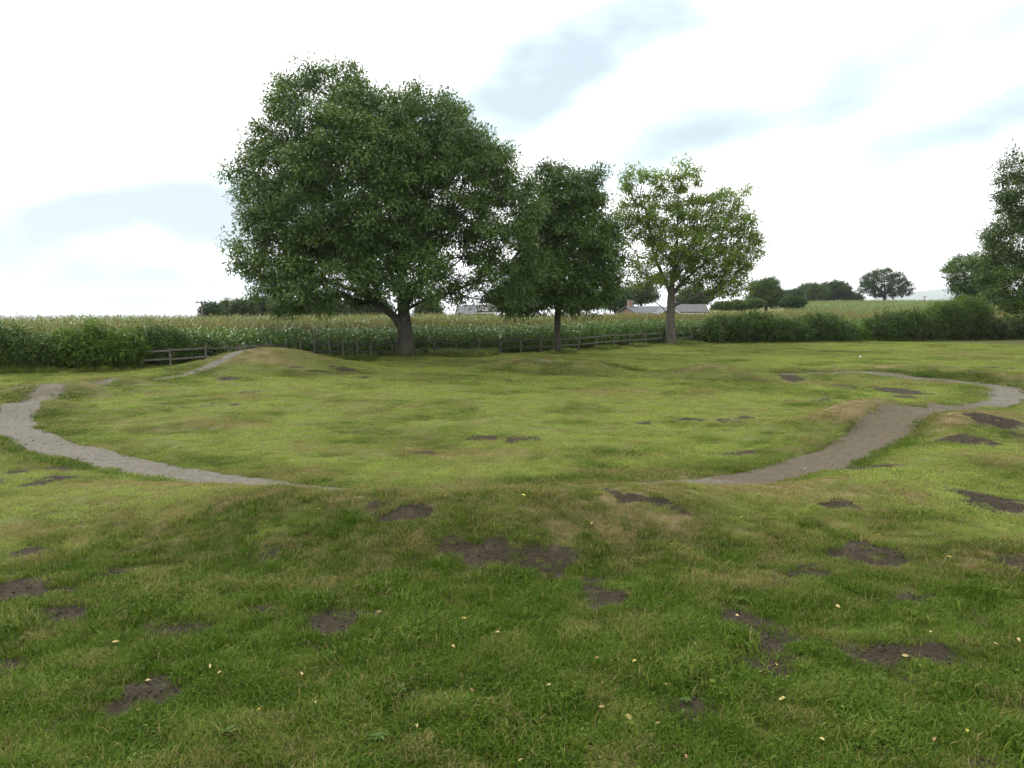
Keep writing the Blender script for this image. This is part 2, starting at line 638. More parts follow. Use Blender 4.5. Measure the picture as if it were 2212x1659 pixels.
def height(x, y, carve=True):
    x = np.asarray(x, float); y = np.asarray(y, float)
    D = np.hypot(x, y)
    z = (fbm(x * .12, y * .12, 3, 3) - .5) * .28 * sstep(4, 14, D) * (1 - sstep(60, 90, D))
    z = z + (fbm(x * .7, y * .7, 9, 3) - .5) * .10 * (1 - sstep(24, 45, D))
    z = z + (fbm(x * 2.6, y * 2.6, 21, 2) - .5) * (.05 + .07 * (1 - sstep(11, 17, D))) * (1 - sstep(16, 30, D))
    # knoll the photographer stands on
    z = z + 2.4 * (1 - sstep(.2, 4.9, D))
    d, i = path_info(x, y)
    inside = (x > GX0) & (x < GX1) & (y > GY0) & (y < GY1)
    ad = np.abs(d)
    # berm on the outer side: short inner slope, longer outer one
    prof = sstep(.7, 2.0, d) * (1 - sstep(2.2, 4.7, d))
    z = z + np.where(inside, BERM[i] * prof, 0)
    z = z + np.where(inside, INNER[i] * sstep(-.4, -1.1, d) * (1 - sstep(1.2, 2.6, -d)), 0)
    for s0, h, hl, hw in ROLLS:
        ds = (i - s0 + NP_ / 2) % NP_ - NP_ / 2
        ds = ds * PLEN / NP_
        z = z + np.where(inside, h * np.exp(-(ds / hl) ** 2) * (1 - sstep(hw * .7, hw * 2.0, ad)), 0)
    # mound by the hedge
    m = gaus(x, y, mound_c[0], mound_c[1], 3.7, 2.2, .15)
    m2 = gaus(x, y, mound_c[0] + 3.6, mound_c[1] + .4, 4.6, 2.4, .1)
    z = z + 1.12 * m + .26 * m2
    for (c, h, a, b, r) in HUMPW:
        z = z + h * gaus(x, y, c[0], c[1], a, b, r)
    if carve:
        z = z - np.where(inside, .05 * (1 - sstep(W_PROF[i] - .12, W_PROF[i] + .06, ad)), 0)
    # the land falls away behind the crop; it runs on further to the right
    edge = 104 + 190 * sstep(.21, .27, x / np.maximum(y, 1)) * (y > 0)
    z = z + 1.2 * sstep(120, 280, D) * sstep(.18, .26, x / np.maximum(y, 1)) * (y > 0)
    z = z - np.minimum(np.maximum(D - edge, 0) * .03, 204)
    return z


def hit(px, py):
    """first point where the line of sight meets the ground"""
    r = ray(px, py)
    t = np.linspace(4, 120, 6000)
    P = np.array((0, 0, CAM_H))[None] + r[None] * t[:, None]
    k = np.argmax(P[:, 2] < height(P[:, 0], P[:, 1]))
    return P[k]


# bare patches seen in the turf: pixel, half width, half height (px), depth
DIRT_PX = [(860, 1103, 70, 16, 1), (1380, 1078, 80, 13, .9), (1020, 1175, 70, 36, .85), (1150, 1200, 90, 42, .75), (40, 1025, 28, 8, .8), (120, 1036, 45, 9, .8),
           (95, 1188, 55, 16, .9), (50, 1285, 75, 22, .9), (135, 1328, 55, 20, .95), (390, 1370, 62, 28, 1), (35, 1418, 45, 17, .9), (330, 1487, 80, 24, .9),
           (755, 1345, 80, 38, .85), (700, 1405, 45, 20, .7), (1310, 1290, 60, 38, .9), (1300, 1245, 40, 14, .6), (1625, 1360, 65, 40, 1), (1700, 1400, 75, 32, 1), (1650, 1430, 40, 26, .9),
           (1985, 1420, 95, 36, 1), (1890, 1398, 40, 14, .7), (1880, 1195, 70, 26, 1), (2150, 1090, 80, 20, .9), (2180, 1205, 55, 24, .85), (1730, 1243, 65, 22, .75),
           (2140, 908, 60, 14, .9), (2090, 952, 55, 12, .9), (1950, 845, 40, 11, 1), (1955, 858, 30, 6, .8), (1080, 947, 85, 7, .85), (1130, 953, 40, 4, .8), (925, 980, 40, 6, .75),
           (1610, 903, 24, 5, .9), (1490, 908, 26, 5, .8), (1400, 914, 26, 5, .7), (2110, 1645, 70, 22, .95), (1270, 1632, 60, 18, .6), (495, 818, 28, 6, .9),
           (740, 797, 22, 6, .8), (690, 805, 40, 4, .6), (640, 790, 25, 4, .5), (1700, 812, 28, 3, .8), (1830, 834, 24, 3, .9), (1900, 838, 24, 3, .7), 
           (1810, 1082, 30, 8, .8), (1880, 1010, 60, 6, .7), (2150, 795, 50, 4, .6), (1000, 1450, 40, 16, .45), (560, 1320, 40, 14, .5), (480, 1560, 50, 16, .4), (900, 1510, 40, 16, .6), (240, 1235, 45, 14, .6),
           (1500, 1500, 45, 12, .45), (620, 1180, 90, 18, .5), (1080, 1600, 50, 16, .4), (1860, 1600, 55, 14, .5), (2000, 1300, 60, 12, .55)]
DIRTW = []
for px, py, a, b, k in DIRT_PX:
    p = hit(px, py)
    D = math.hypot(p[0], p[1])
    q = hit(px, py - b)
    DIRTW.append((p[0], p[1], a * 1.15 * p[1] / F_PX, min(max(abs(q[1] - p[1]), .12), 1.8), k))


def masks(x, y):
    """how bare and dry a spot is; lushness with foreground shade painted in"""
    x = np.asarray(x, float); y = np.asarray(y, float)
    D = np.hypot(x, y)
    dirt = np.zeros_like(x)
    wx = x + (fbm(x * 1.3 + y * .4, y * 1.3, 51, 4) - .5) * 1.1
    wy = y + (fbm(x * 1.3, y * 1.3 - x * .4, 61, 4) - .5) * 1.1
    for cx, cy, a, b, k in DIRTW:
        m = (np.abs(x - cx) < a * 2 + .6) & (np.abs(y - cy) < b * 2 + .6)
        if m.any():
            r = np.sqrt(((wx[m] - cx) / a) ** 2 + ((wy[m] - cy) / b) ** 2)
            dirt[m] = np.maximum(dirt[m], k * (1 - sstep(.45, 1.35, r)))
    # worn specks
    dirt = np.maximum(dirt, .55 * sstep(.70, .82, fbm(x * .55, y * .55, 71, 4)))
    e = .5
    lap = height(x, y, False) * 4 - height(x + e, y, False) - height(x - e, y, False) - height(x, y + e, False) - height(x, y - e, False)
    crest = np.clip(lap / .12, -1, 1)
    hh = height(x, y, False)
    dry = sstep(.46, .74, fbm(x * .20 + 4, y * .45, 81, 4)) * .32 + .30 * sstep(.45, .75, fbm(x * .35, y * 1.5, 85, 4)) + .22 * sstep(.5, .7, fbm(x * 1.1, y * 1.4, 91, 3))
    dry = dry + .30 * np.clip(crest, 0, 1) + .25 * sstep(.35, .8, hh) * (D < 60)
    dry = dry * (.45 + .55 * sstep(11, 18, D))
    dry = dry + (.20 * sstep(.50, .72, fbm(x * .75 + 3, y * .95, 95, 4)) + .30 * sstep(.50, .7, fbm(x * 2.4, y * 2.4, 97, 3))) * (1 - sstep(14, 22, D))
    lush_shade = sstep(.48, .70, fbm(x * .45, y * .6, 101, 3)) * .6 + .35 * sstep(.45, .65, fbm(x * 1.7, y * 1.7, 105, 3)) + .5 * np.clip(-crest, 0, 1)
    d, i = path_info(x, y)
    lush_shade = lush_shade + .55 * (1 - sstep(.2, 1.6, np.abs(np.abs(d) - W_PROF[i] - .2)))
    lush_shade = lush_shade * .75 + .78 * (1 - sstep(11.5, 16.5, D))  # turf near the camera also darkened, foreground shade put into its colour
    dry = np.clip(dry - .22 * (1 - sstep(7, 13, D)) - .06, 0, 1) * .85
    return dirt, np.clip(dry, 0, 1), np.clip(lush_shade, 0, 1)


def build_ground():
    def axis(lo, hi, step, far, grow):
        a = list(np.arange(lo, hi + step, step))
        s = step
        while a[-1] < far:
            s *= grow
            a.append(a[-1] + s)
        s = step
        b = [a[0]]
        while b[0] > -far:
            s *= grow
            b.insert(0, b[0] - s)
        return np.array(b[:-1] + a)
    xs = axis(-26, 26, .13, 9200, 1.13)
    ys = axis(3.5, 54, .13, 9200, 1.13)
    X, Y = np.meshgrid(xs, ys)
    x, y = X.ravel(), Y.ravel()
    z = height(x, y)
    dirt, dry, lush_shade = masks(x, y)
    nx, ny = len(xs), len(ys)
    a = (np.arange(ny - 1)[:, None] * nx + np.arange(nx - 1)[None]).ravel()
    F = np.stack((a, a + 1, a + nx + 1, a + nx), 1)
    me = mesh_np('ground', np.stack((x, y, z), 1), F, dict(dirt=dirt, dry=dry, lush_shade=lush_shade), True)
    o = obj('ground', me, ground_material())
    o['kind'] = 'structure'
    o['label'] = 'mown grass pump track ground with humps and bare earth patches'
    return o


build_ground()


def build_path():
    K = 11
    st = np.arange(0, NP_)
    nxv, nyv = PTy, -PTx
    V, br = [], []
    for k in range(K):
        u = (k / (K - 1) * 2 - 1)
        ragged = 1 + (vnoise(st * .22, np.full(NP_, k * .0 + (3 if u > 0 else 8)), 5) - .5) * .35
        w = (W_PROF + .05) * u * ragged
        x, y = PSx + nxv * w, PSy + nyv * w
        z = height(x, y, False) - .012 - .012 * (1 - abs(u)) + (vnoise(x * 3, y * 3, 33) - .5) * .02
        if k in (0, K - 1):
            z -= .06
        V.append(np.stack((x, y, z), 1))
        f = sstep(.55, 1.0, np.full(NP_, abs(u))) * .35
        # the outer part on the right of the loop is muddier
        g = np.interp(st, [0, s_of(1560, 1040), s_of(1730, 1012), s_of(1945, 886, .55), s_of(2125, 880), s_of(2185, 860), s_of(2080, 824), s_of(1560, 801), s_at(-13.9, 43.5), s_at(-18.7, 32.2), s_at(-17.2, 27.4), s_of(240, 990), NP_ - 1],
                      [.5, .55, .85, 1.0, .6, .2, .5, .45, .25, .6, .1, .15, .5])
        br.append(f + g)
    V = np.stack(V, 1).reshape(-1, 3)
    br = np.stack(br, 1).ravel()
    a = []
    for i in range(NP_):
        j = (i + 1) % NP_
        for k in range(K - 1):
            a.append((i * K + k, i * K + k + 1, j * K + k + 1, j * K + k))
    me = mesh_np('gravel_path', V, np.array(a), dict(brown=br), True)
    o = obj('gravel_path', me, path_material())
    o['kind'] = 'structure'
    o['label'] = 'narrow grey stone dust track looping over low humps'


build_path()


# ------------------------------------------------------------------ geometry-node scatter (only for uncountable stuff)
def scatter(name, P, rot, scl, protos, mat, extra=None, label=None, cat=None):
    attrs = dict(rot=np.asarray(rot), scl=np.asarray(scl))
    attrs.update(extra or {})
    me = mesh_np(name, P, [], attrs)
    o = obj(name, me)
    me.materials.append(mat)
    g = bpy.data.node_groups.new(name + '_nodes', 'GeometryNodeTree')
    g.interface.new_socket('Geometry', in_out='INPUT', socket_type='NodeSocketGeometry')
    g.interface.new_socket('Geometry', in_out='OUTPUT', socket_type='NodeSocketGeometry')
    N, L = g.nodes, g.links
    gi, go = N.new('NodeGroupInput'), N.new('NodeGroupOutput')
    iop = N.new('GeometryNodeInstanceOnPoints')
    jn = N.new('GeometryNodeJoinGeometry')
    for pm in reversed(protos):
        if not pm.materials:
            pm.materials.append(mat)
        po = bpy.data.objects.new(name + '_piece', pm)
        oi = N.new('GeometryNodeObjectInfo')
        oi.inputs['Object'].default_value = po
        oi.inputs['As Instance'].default_value = True
        L.new(oi.outputs['Geometry'], jn.inputs[0])
    L.new(gi.outputs[0], iop.inputs['Points'])
    L.new(jn.outputs[0], iop.inputs['Instance'])
    iop.inputs['Pick Instance'].default_value = True
    ri = N.new('FunctionNodeRandomValue')
    ri.data_type = 'INT'
    ri.inputs[4].default_value = 0
    ri.inputs[5].default_value = len(protos) - 1
    if extra and 'pick' in extra:
        pk = N.new('GeometryNodeInputNamedAttribute')
        pk.data_type = 'FLOAT'
        pk.inputs['Name'].default_value = 'pick'
        L.new(pk.outputs[0], iop.inputs['Instance Index'])
    else:
        L.new(ri.outputs[2], iop.inputs['Instance Index'])
    for nm, dt, sock in (('rot', 'FLOAT_VECTOR', 'Rotation'), ('scl', 'FLOAT', 'Scale')):
        a = N.new('GeometryNodeInputNamedAttribute')
        a.data_type = dt
        a.inputs['Name'].default_value = nm
        L.new(a.outputs[0], iop.inputs[sock])
    L.new(iop.outputs[0], go.inputs[0])
    md = o.modifiers.new('scatter', 'NODES')
    md.node_group = g
    o['kind'] = 'stuff'
    if label:
        o['label'], o['category'] = label, cat
    return o


def blade_patch(name, n, R, h, w, lean, seed, flat=0.0, broad=0):
    r = np.random.default_rng(seed)
    a = r.uniform(0, 2 * np.pi, n)
    q = R * np.sqrt(r.uniform(0, 1, n))
    bx, by = q * np.cos(a), q * np.sin(a)
    hh = h * r.uniform(.45, 1.25, n)
    ww = w * r.uniform(.7, 1.3, n)
    la = r.uniform(0, 2 * np.pi, n)
    ll = hh * lean * r.uniform(.3, 1.5, n)
    fa = la + r.normal(0, .7, n) + np.pi / 2
    sx, sy = np.cos(fa) * ww / 2, np.sin(fa) * ww / 2
    lx, ly = np.cos(la) * ll, np.sin(la) * ll
    z0 = np.full(n, -.012)
    v = np.stack([np.stack((bx - sx, by - sy, z0), 1), np.stack((bx + sx, by + sy, z0), 1),
                  np.stack((bx + lx * .35 + sx * .85, by + ly * .35 + sy * .85, hh * .6), 1), np.stack((bx + lx * .35 - sx * .85, by + ly * .35 - sy * .85, hh * .6), 1),
                  np.stack((bx + lx, by + ly, hh * (1 - flat * r.uniform(0, .6, n))), 1)], 1).reshape(-1, 3)
    b = np.arange(n)[:, None] * 5
    Q = b + np.array((0, 1, 2, 3))[None]
    T = b + np.array((3, 2, 4))[None]
    rn, rn2 = np.repeat(r.uniform(0, 1, n), 5), np.repeat(r.uniform(0, 1, n), 5)
    V, Qs, Ts = [v], [Q], [T]
    nb = len(v)
    for _ in range(broad):       # small broad leaves lying among the blades
        c = np.array((*(r.uniform(-R, R, 2) * .8), r.uniform(.01, .05)))
        t = r.uniform(0, 2 * np.pi)
        l, wd = r.uniform(.02, .045), r.uniform(.008, .015)
        d = np.array((math.cos(t), math.sin(t), r.uniform(-.1, .5)))
        s = np.array((-math.sin(t), math.cos(t), r.uniform(-.3, .3)))
        V.append(np.array([c, c + d * l * .5 + s * wd, c + d * l, c + d * l * .5 - s * wd]))
        Qs.append(np.array([[nb, nb + 1, nb + 2, nb + 3]]))
        nb += 4
        rn = np.append(rn, np.full(4, r.uniform(0, .5))); rn2 = np.append(rn2, np.full(4, 1.0))
    return mesh_np(name, np.concatenate(V), [np.concatenate(Qs), np.concatenate(Ts)], dict(rnd=rn, rnd2=rn2))


BOUND = np.array([gp(*q)[:2] for q in [(-400, 838), (-150, 820), (0, 806), (200, 802), (430, 795), (680, 780.5), (940, 772.5), (1200, 763.5), (1460, 746.5), (1560, 741), (1850, 738), (2212, 733), (2700, 727)]])


def bound_y(x):
    return np.interp(x, BOUND[:, 0], BOUND[:, 1])


def build_grass():
    P, dens = [], []
    zones = [(4.6, 9.5, 190), (9.5, 15, 120), (15, 23, 62), (23, 34, 34), (34, 80, 15)]
    parts = []
    for zi, (d0, d1, n) in enumerate(zones):
        A = .5 * (d1 ** 2 - d0 ** 2) * 1.44
        k = int(A * n)
        D = np.sqrt(RNG.uniform(d0 ** 2, d1 ** 2, k))
        a = RNG.uniform(-.72, .72, k)
        x, y = D * np.sin(a), D * np.cos(a)
        keep = y < bound_y(x) + .3
        x, y = x[keep], y[keep]
        d, i = path_info(x, y)
        ragged = (fbm(x * 1.6, y * 1.6, 131, 2) - .5) * .5
        onpath = np.abs(d) < W_PROF[i] - .02 + ragged
        dirt, dry, lush_shade = masks(x, y)
        dd = dirt + (fbm(x * 3.2 + y * 1.1, y * 3.2 - x, 141, 4) - .5) * 1.1
        p = np.interp(dd, [.12, .35, .52, .72], [1.0, .5, .18, .05])
        p = np.where(onpath, .0, p)
        keep = RNG.uniform(0, 1, len(x)) < p
        x, y, dirt, dry, lush_shade, dd = [q[keep] for q in (x, y, dirt, dry, lush_shade, dd)]
        z = height(x, y)
        lenv = .45 + .75 * fbm(x * .8, y * .8, 151, 3) + .30 * lush_shade + .55 * sstep(.60, .75, fbm(x * 2.3, y * 2.3, 155, 3)) * (zi < 2)
        lenv = lenv * np.where(dd > .35, .7, 1.0) * (1 - .35 * dry)
        parts.append((zi, x, y, z, dry, lush_shade, lenv))
    protos = []
    for s in range(3):
        protos.append(blade_patch('near', 52, .12, .058, .0058, 1.0, 100 + s, .35, 0))
    protos.append(blade_patch('near_broad', 50, .13, .050, .006, 1.0, 104, .3, 5))
    for s in range(3):
        protos.append(blade_patch('mid', 64, .22, .040, .0110, 1.3, 110 + s, .45, 0))
    for s in range(3):
        protos.append(blade_patch('far', 80, .42, .034, .024, 1.5, 120 + s, .5, 0))
    pick = {0: (0, 4), 1: (0, 4), 2: (4, 7), 3: (4, 7), 4: (7, 10)}
    X, R, S, DR, LU, PK = [], [], [], [], [], []
    for zi, x, y, z, dry, lush_shade, lenv in parts:
        n = len(x)
        X.append(np.stack((x, y, z), 1))
        R.append(np.stack((RNG.normal(0, .08, n), RNG.normal(0, .08, n), RNG.uniform(0, 6.28, n)), 1))
        S.append(lenv * RNG.uniform(.8, 1.2, n))
        DR.append(np.clip(dry + RNG.normal(0, .10, n), 0, 1)); LU.append(np.clip(lush_shade + RNG.normal(0, .12, n), 0, 1))
        a, b = pick[zi]
        pk = RNG.integers(a, b, n)
        if zi < 2:      # broad-leaved patches come in drifts
            drift = fbm(x * .9, y * .9, 161, 3)
            pk = np.where(drift > .60, np.where(RNG.uniform(0, 1, n) < .35, 3, RNG.integers(0, 3, n)), RNG.integers(0, 3, n))
        PK.append(pk)
    X = np.concatenate(X)
    print('grass patches', len(X))
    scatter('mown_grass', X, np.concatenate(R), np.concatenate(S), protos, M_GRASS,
            dict(dry=np.concatenate(DR), lush_shade=np.concatenate(LU), pick=np.concatenate(PK).astype(np.float32)),
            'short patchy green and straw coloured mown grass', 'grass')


build_grass()


def build_stones():
    import bmesh
    protos = []
    r = np.random.default_rng(190)
    for k in range(3):
        bm = bmesh.new()
        bmesh.ops.create_icosphere(bm, subdivisions=1, radius=1.0)
        for v in bm.verts:
            v.co = Vector((v.co.x * 1.2, v.co.y, v.co.z * .6)) * (1 + r.normal(0, .13))
        me = bpy.data.meshes.new('stone')
        bm.to_mesh(me); bm.free()
        protos.append(me)
    n = 3600
    i = r.integers(0, NP_, n)
    w = W_PROF[i] * np.clip(r.normal(0, .5, n), -1.05, 1.05)
    x, y = PSx[i] + PTy[i] * w + r.uniform(-.12, .12, n), PSy[i] - PTx[i] * w + r.uniform(-.12, .12, n)
    z = height(x, y, False) - .012
    sc_ = r.uniform(.005, .014, n) * (1 + 1.0 * (r.uniform(0, 1, n) > .96))
    scatter('path_stones', np.stack((x, y, z), 1), r.uniform(0, 6.28, (n, 3)), sc_, protos,
            simple_mat('pale_stone', (.10, .095, .08), (.28, .265, .235), 9, .8, .2, .004), None, 'small pale stones strewn over the grey track', 'gravel')


build_stones()


def build_crumbs():
    """loose crumbs of earth on the bare patches"""
    import bmesh
    r = np.random.default_rng(195)
    protos = []
    for k in range(3):
        bm = bmesh.new()
        bmesh.ops.create_icosphere(bm, subdivisions=1, radius=1.0)
        for v in bm.verts:
            v.co = Vector((v.co.x * 1.1, v.co.y, v.co.z * .7)) * (1 + r.normal(0, .2))
        me = bpy.data.meshes.new('crumb')
        bm.to_mesh(me); bm.free()
        protos.append(me)
    X = []
    for cx, cy, a, b, k in DIRTW:
        if cy > 24:
            continue
        m = int(min(900, 260 * a * b * k + 30))
        X.append(np.stack((cx + r.normal(0, .55, m) * a, cy + r.normal(0, .55, m) * b), 1))
    X = np.concatenate(X)
    x, y = X[:, 0], X[:, 1]
    n = len(x)
    sc_ = .006 + .016 * r.uniform(0, 1, n) ** 2.5
    scatter('soil_crumbs', np.stack((x, y, height(x, y) + sc_ * .3), 1), r.uniform(0, 6.28, (n, 3)), sc_, protos,
            simple_mat('loose_earth', (.018, .014, .009), (.075, .060, .040), 12, .95, .3, .004), None, 'loose crumbs of dark earth on the bare patches', 'soil')


build_crumbs()


# rough verge along the hedge and fence
def build_verge():
    protos = [blade_patch('rough', 60, .3, .34, .016, .55, 200 + s, .2, 0) for s in range(3)]
    r = np.random.default_rng(210)
    for s in range(3):       # nettles: upright stems with paired leaves
        mb = MB()
        rn = []
        for k in range(9):
            bx, by = r.uniform(-.25, .25, 2)
            h = r.uniform(.35, .75)
            for j in range(9):
                zz = h * (.2 + .8 * j / 8)
                for sgn in (0, math.pi):
                    t = j * 1.57 + sgn + r.normal(0, .3)
                    l, w = .10 * (1.2 - .6 * j / 8), .04
                    c = np.array((bx, by, zz))
                    d = np.array((math.cos(t), math.sin(t), -.25)); q = np.array((-math.sin(t), math.cos(t), 0))
                    mb.add([c, c + d * l * .45 + q * w, c + d * l, c + d * l * .45 - q * w], [(0, 1, 2, 3)])
                    rn += [r.uniform(0, .8)] * 4
        me = mb.mesh('nettle', attrs=dict(rnd=np.array(rn), rnd2=np.ones(len(rn))))
        protos.append(me)
    n = 9000
    x = RNG.uniform(-34, 54, n)
    off = RNG.normal(.55, .55, n) - .5 * (x < 6) * RNG.uniform(0, 1, n)
    y = bound_y(x) + np.clip(off, -.9, 1.9)
    z = height(x, y)
    left = x < -9
    wild = fbm(x * .5, y * .5, 171, 3)
    pk = np.where(wild + .12 * left > .55, RNG.integers(3, 6, n), RNG.integers(0, 3, n))
    scl = RNG.uniform(.4, 1.0, n) * (.45 + .6 * wild) * np.where(x > 3, .7, 1.0) * np.where(left, np.where(x > -22, .75, 1.15), .85) * (.6 + .5 * sstep(-.4, .6, off))
    scatter('verge_grass', np.stack((x, y, z), 1), np.stack((RNG.normal(0, .1, n), RNG.normal(0, .1, n), RNG.uniform(0, 6.28, n)), 1), scl, protos, M_GRASS,
            dict(dry=RNG.uniform(0, .35, n) * (pk < 3), lush_shade=RNG.uniform(.1, .65, n), pick=pk.astype(np.float32)),
            'rough long grass and nettles along the foot of the hedges and fence', 'grass')


build_verge()

# ------------------------------------------------------------------ maize field
def maize_material():
    m, nt, out = new_mat('maize_leaf')
    n = NT(nt)
    r = n.attr('rnd')
    k = n.attr('tassel')
    c = n.mix(r, (.060, .140, .018), (.180, .300, .055))
    c = n.mix(k, c, n.mix(r, (.140, .120, .036), (.245, .215, .080)))
    sh = n.bsdf(c, n.math('ADD', n.math('MULTIPLY', k, .6), .34), None, .42)
    sh = n.translucent(c, sh, .38)
    nt.links.new(sh, out.inputs['Surface'])
    return m


def maize_plant(seed, h=2.15, tops=False):
    r = np.random.default_rng(seed)
    V, Q, rn, ts = [], [], [], []
    nb = 0

    def strip(c, d, l, w, droop, seg, tas, rv, up):
        nonlocal nb
        s = np.array((-d[1], d[0], 0))
        for i in range(seg + 1):
            t = i / seg
            p = c + np.array((d[0], d[1], 0)) * l * t * (.85 + .15 * (1 - t)) + np.array((0, 0, up * l * t - droop * l * t * t))
            ww = w * (.55 + .9 * t if t < .4 else 1.2 * (1 - t) / .6 * .95 + .03)
            tw = r.normal(0, .25)
            V.append(p - s * ww / 2 + np.array((0, 0, tw * ww))); V.append(p + s * ww / 2 - np.array((0, 0, tw * ww)))
            rn.extend((rv, rv)); ts.extend((tas, tas))
            if i:
                Q.append((nb + 2 * i - 2, nb + 2 * i - 1, nb + 2 * i + 1, nb + 2 * i))
        nb += 2 * (seg + 1)
    a0 = r.uniform(0, 6.28)
    nl = 7 if tops else 12
    for j in range(nl):
        t = (j + .5) / nl
        z = h * ((.55 + .36 * t) if tops else (.10 + .80 * t))
        a = a0 + math.pi * j + r.normal(0, .45)
        strip(np.array((0, 0, z)), np.array((math.cos(a), math.sin(a))), r.uniform(.55, .85) * (1 - .35 * abs(t - .55)), .105, r.uniform(.75, 1.25), 4, .16 if tops else 0.0, r.uniform(0, 1), r.uniform(.55, .95))
    for a in (0, 1.57):     # stalk
        s = np.array((math.cos(a), math.sin(a), 0)) * .014
        b = np.array((0, 0, 0.0)); e = np.array((0, 0, h * .97))
        V.extend((b - s, b + s, e + s * .5, e - s * .5)); rn.extend([.6] * 4); ts.extend([.15] * 4)
        Q.append((nb, nb + 1, nb + 2, nb + 3)); nb += 4
    for j in range(7):      # tassel
        a = r.uniform(0, 6.28)
        u = r.uniform(.8, 2.2) if j else 6
        strip(np.array((0, 0, h * .93)), np.array((math.cos(a), math.sin(a))), r.uniform(.13, .22) if j else .05, .024, .25, 2, 1.0, r.uniform(0, 1), u)
    return mesh_np('maize', np.array(V), np.array(Q), dict(rnd=np.array(rn), tassel=np.array(ts)))


def build_maize():
    protos = [maize_plant(300 + s) for s in range(6)] + [maize_plant(310 + s, 2.15, True) for s in range(4)]
    mat = maize_material()
    xs, ys = [], []
    # rows roughly along the fence line, front ranks full, the ranks behind thinner
    row = 0
    off = 3.5
    P, PK, SC_ = [], [], []
    while off < 240:
        step = .16 if row < 6 else (.22 if off < 14 else (.34 if off < 32 else (.55 if off < 70 else 1.0)))
        x = np.arange(-75, 150, step)
        x = x + RNG.normal(0, step * .25, len(x))
        y = np.interp(x, np.concatenate(([-90], BOUND[:, 0], [160])), np.concatenate(([BOUND[0, 1] - 14], BOUND[:, 1], [BOUND[-1, 1] + 10]))) + off + RNG.normal(0, .07, len(x))
        D = np.hypot(x, y)
        lim = np.where(x / y > .345, 285 - 60 * sstep(.36, .34, x / y), np.where(x / y > .25, 122, 99))
        az = x / y
        k = (D < lim) & (np.abs(az) < .80)
        x, y = x[k], y[k]
        z = height(x, y)
        P.append(np.stack((x, y, z), 1))
        n = len(x)
        PK.append(RNG.integers(0, 6, n) if row < 6 else RNG.integers(6, 10, n))
        SC_.append(RNG.uniform(.90, 1.10, n) * (.97 + .12 * (fbm(x * .15, y * .15, 181, 2) - .5)) * (1.0 if off < 60 else 1.05))
        row += 1
        off += .72 if row < 12 else (.9 if off < 32 else (1.4 if off < 70 else 2.2))
    P = np.concatenate(P)
    n = len(P)
    print('maize', n)
    scatter('maize_field', P, np.stack((RNG.normal(0, .05, n), RNG.normal(0, .05, n), RNG.uniform(0, 6.28, n)), 1), np.concatenate(SC_), protos, mat,
            dict(pick=np.concatenate(PK).astype(np.float32)), 'tall green maize crop with brown tassels behind the fence', 'maize')


build_maize()


# ------------------------------------------------------------------ trees
def leaf_cloud(C, rad, n_per, size, seed, outward=None, flat=.75, aspect=.42, droop=.25, clumpvar=.55):
    """quads scattered round cluster centres C"""
    r = np.random.default_rng(seed)
    k = len(C)
    cnt = np.maximum(4, (n_per * r.uniform(.55, 1.45, k))).astype(int)
    idx = np.repeat(np.arange(k), cnt)
    n = len(idx)
    d = r.normal(0, 1, (n, 3))
    d /= np.linalg.norm(d, axis=1)[:, None]
    q = r.uniform(0, 1, n) ** .74
    rr = (rad if np.ndim(rad) == 0 else rad[idx]) * (.6 + .7 * r.uniform(0, 1, k))[idx]
    p = C[idx] + d * (q * rr)[:, None] * np.array((1, 1, flat))
    # leaf axis: outwards from the twig and drooping
    ax = d + r.normal(0, .5, (n, 3)) - np.array((0, 0, droop + .25))
    ax /= np.linalg.norm(ax, axis=1)[:, None]
    nr = r.normal(0, .40, (n, 3)) + np.array((0, 0, .75)) + d * .9
    sd = np.cross(ax, nr)
    sd /= np.linalg.norm(sd, axis=1)[:, None] + 1e-9
    L = size * r.uniform(.65, 1.35, n)
    w = L * aspect
    v = np.stack((p, p + ax * (L * .45)[:, None] + sd * (w / 2)[:, None], p + ax * L[:, None], p + ax * (L * .45)[:, None] - sd * (w / 2)[:, None]), 1).reshape(-1, 3)
    F = np.arange(n * 4).reshape(-1, 4)
    cl = r.uniform(0, 1, k)
    rn = np.clip(.5 + (cl[idx] - .5) * clumpvar * 2 + r.normal(0, .2, n), 0, 1)
    rn2 = r.uniform(0, 1, n)
    return v, F, np.repeat(rn, 4), np.repeat(rn2, 4)


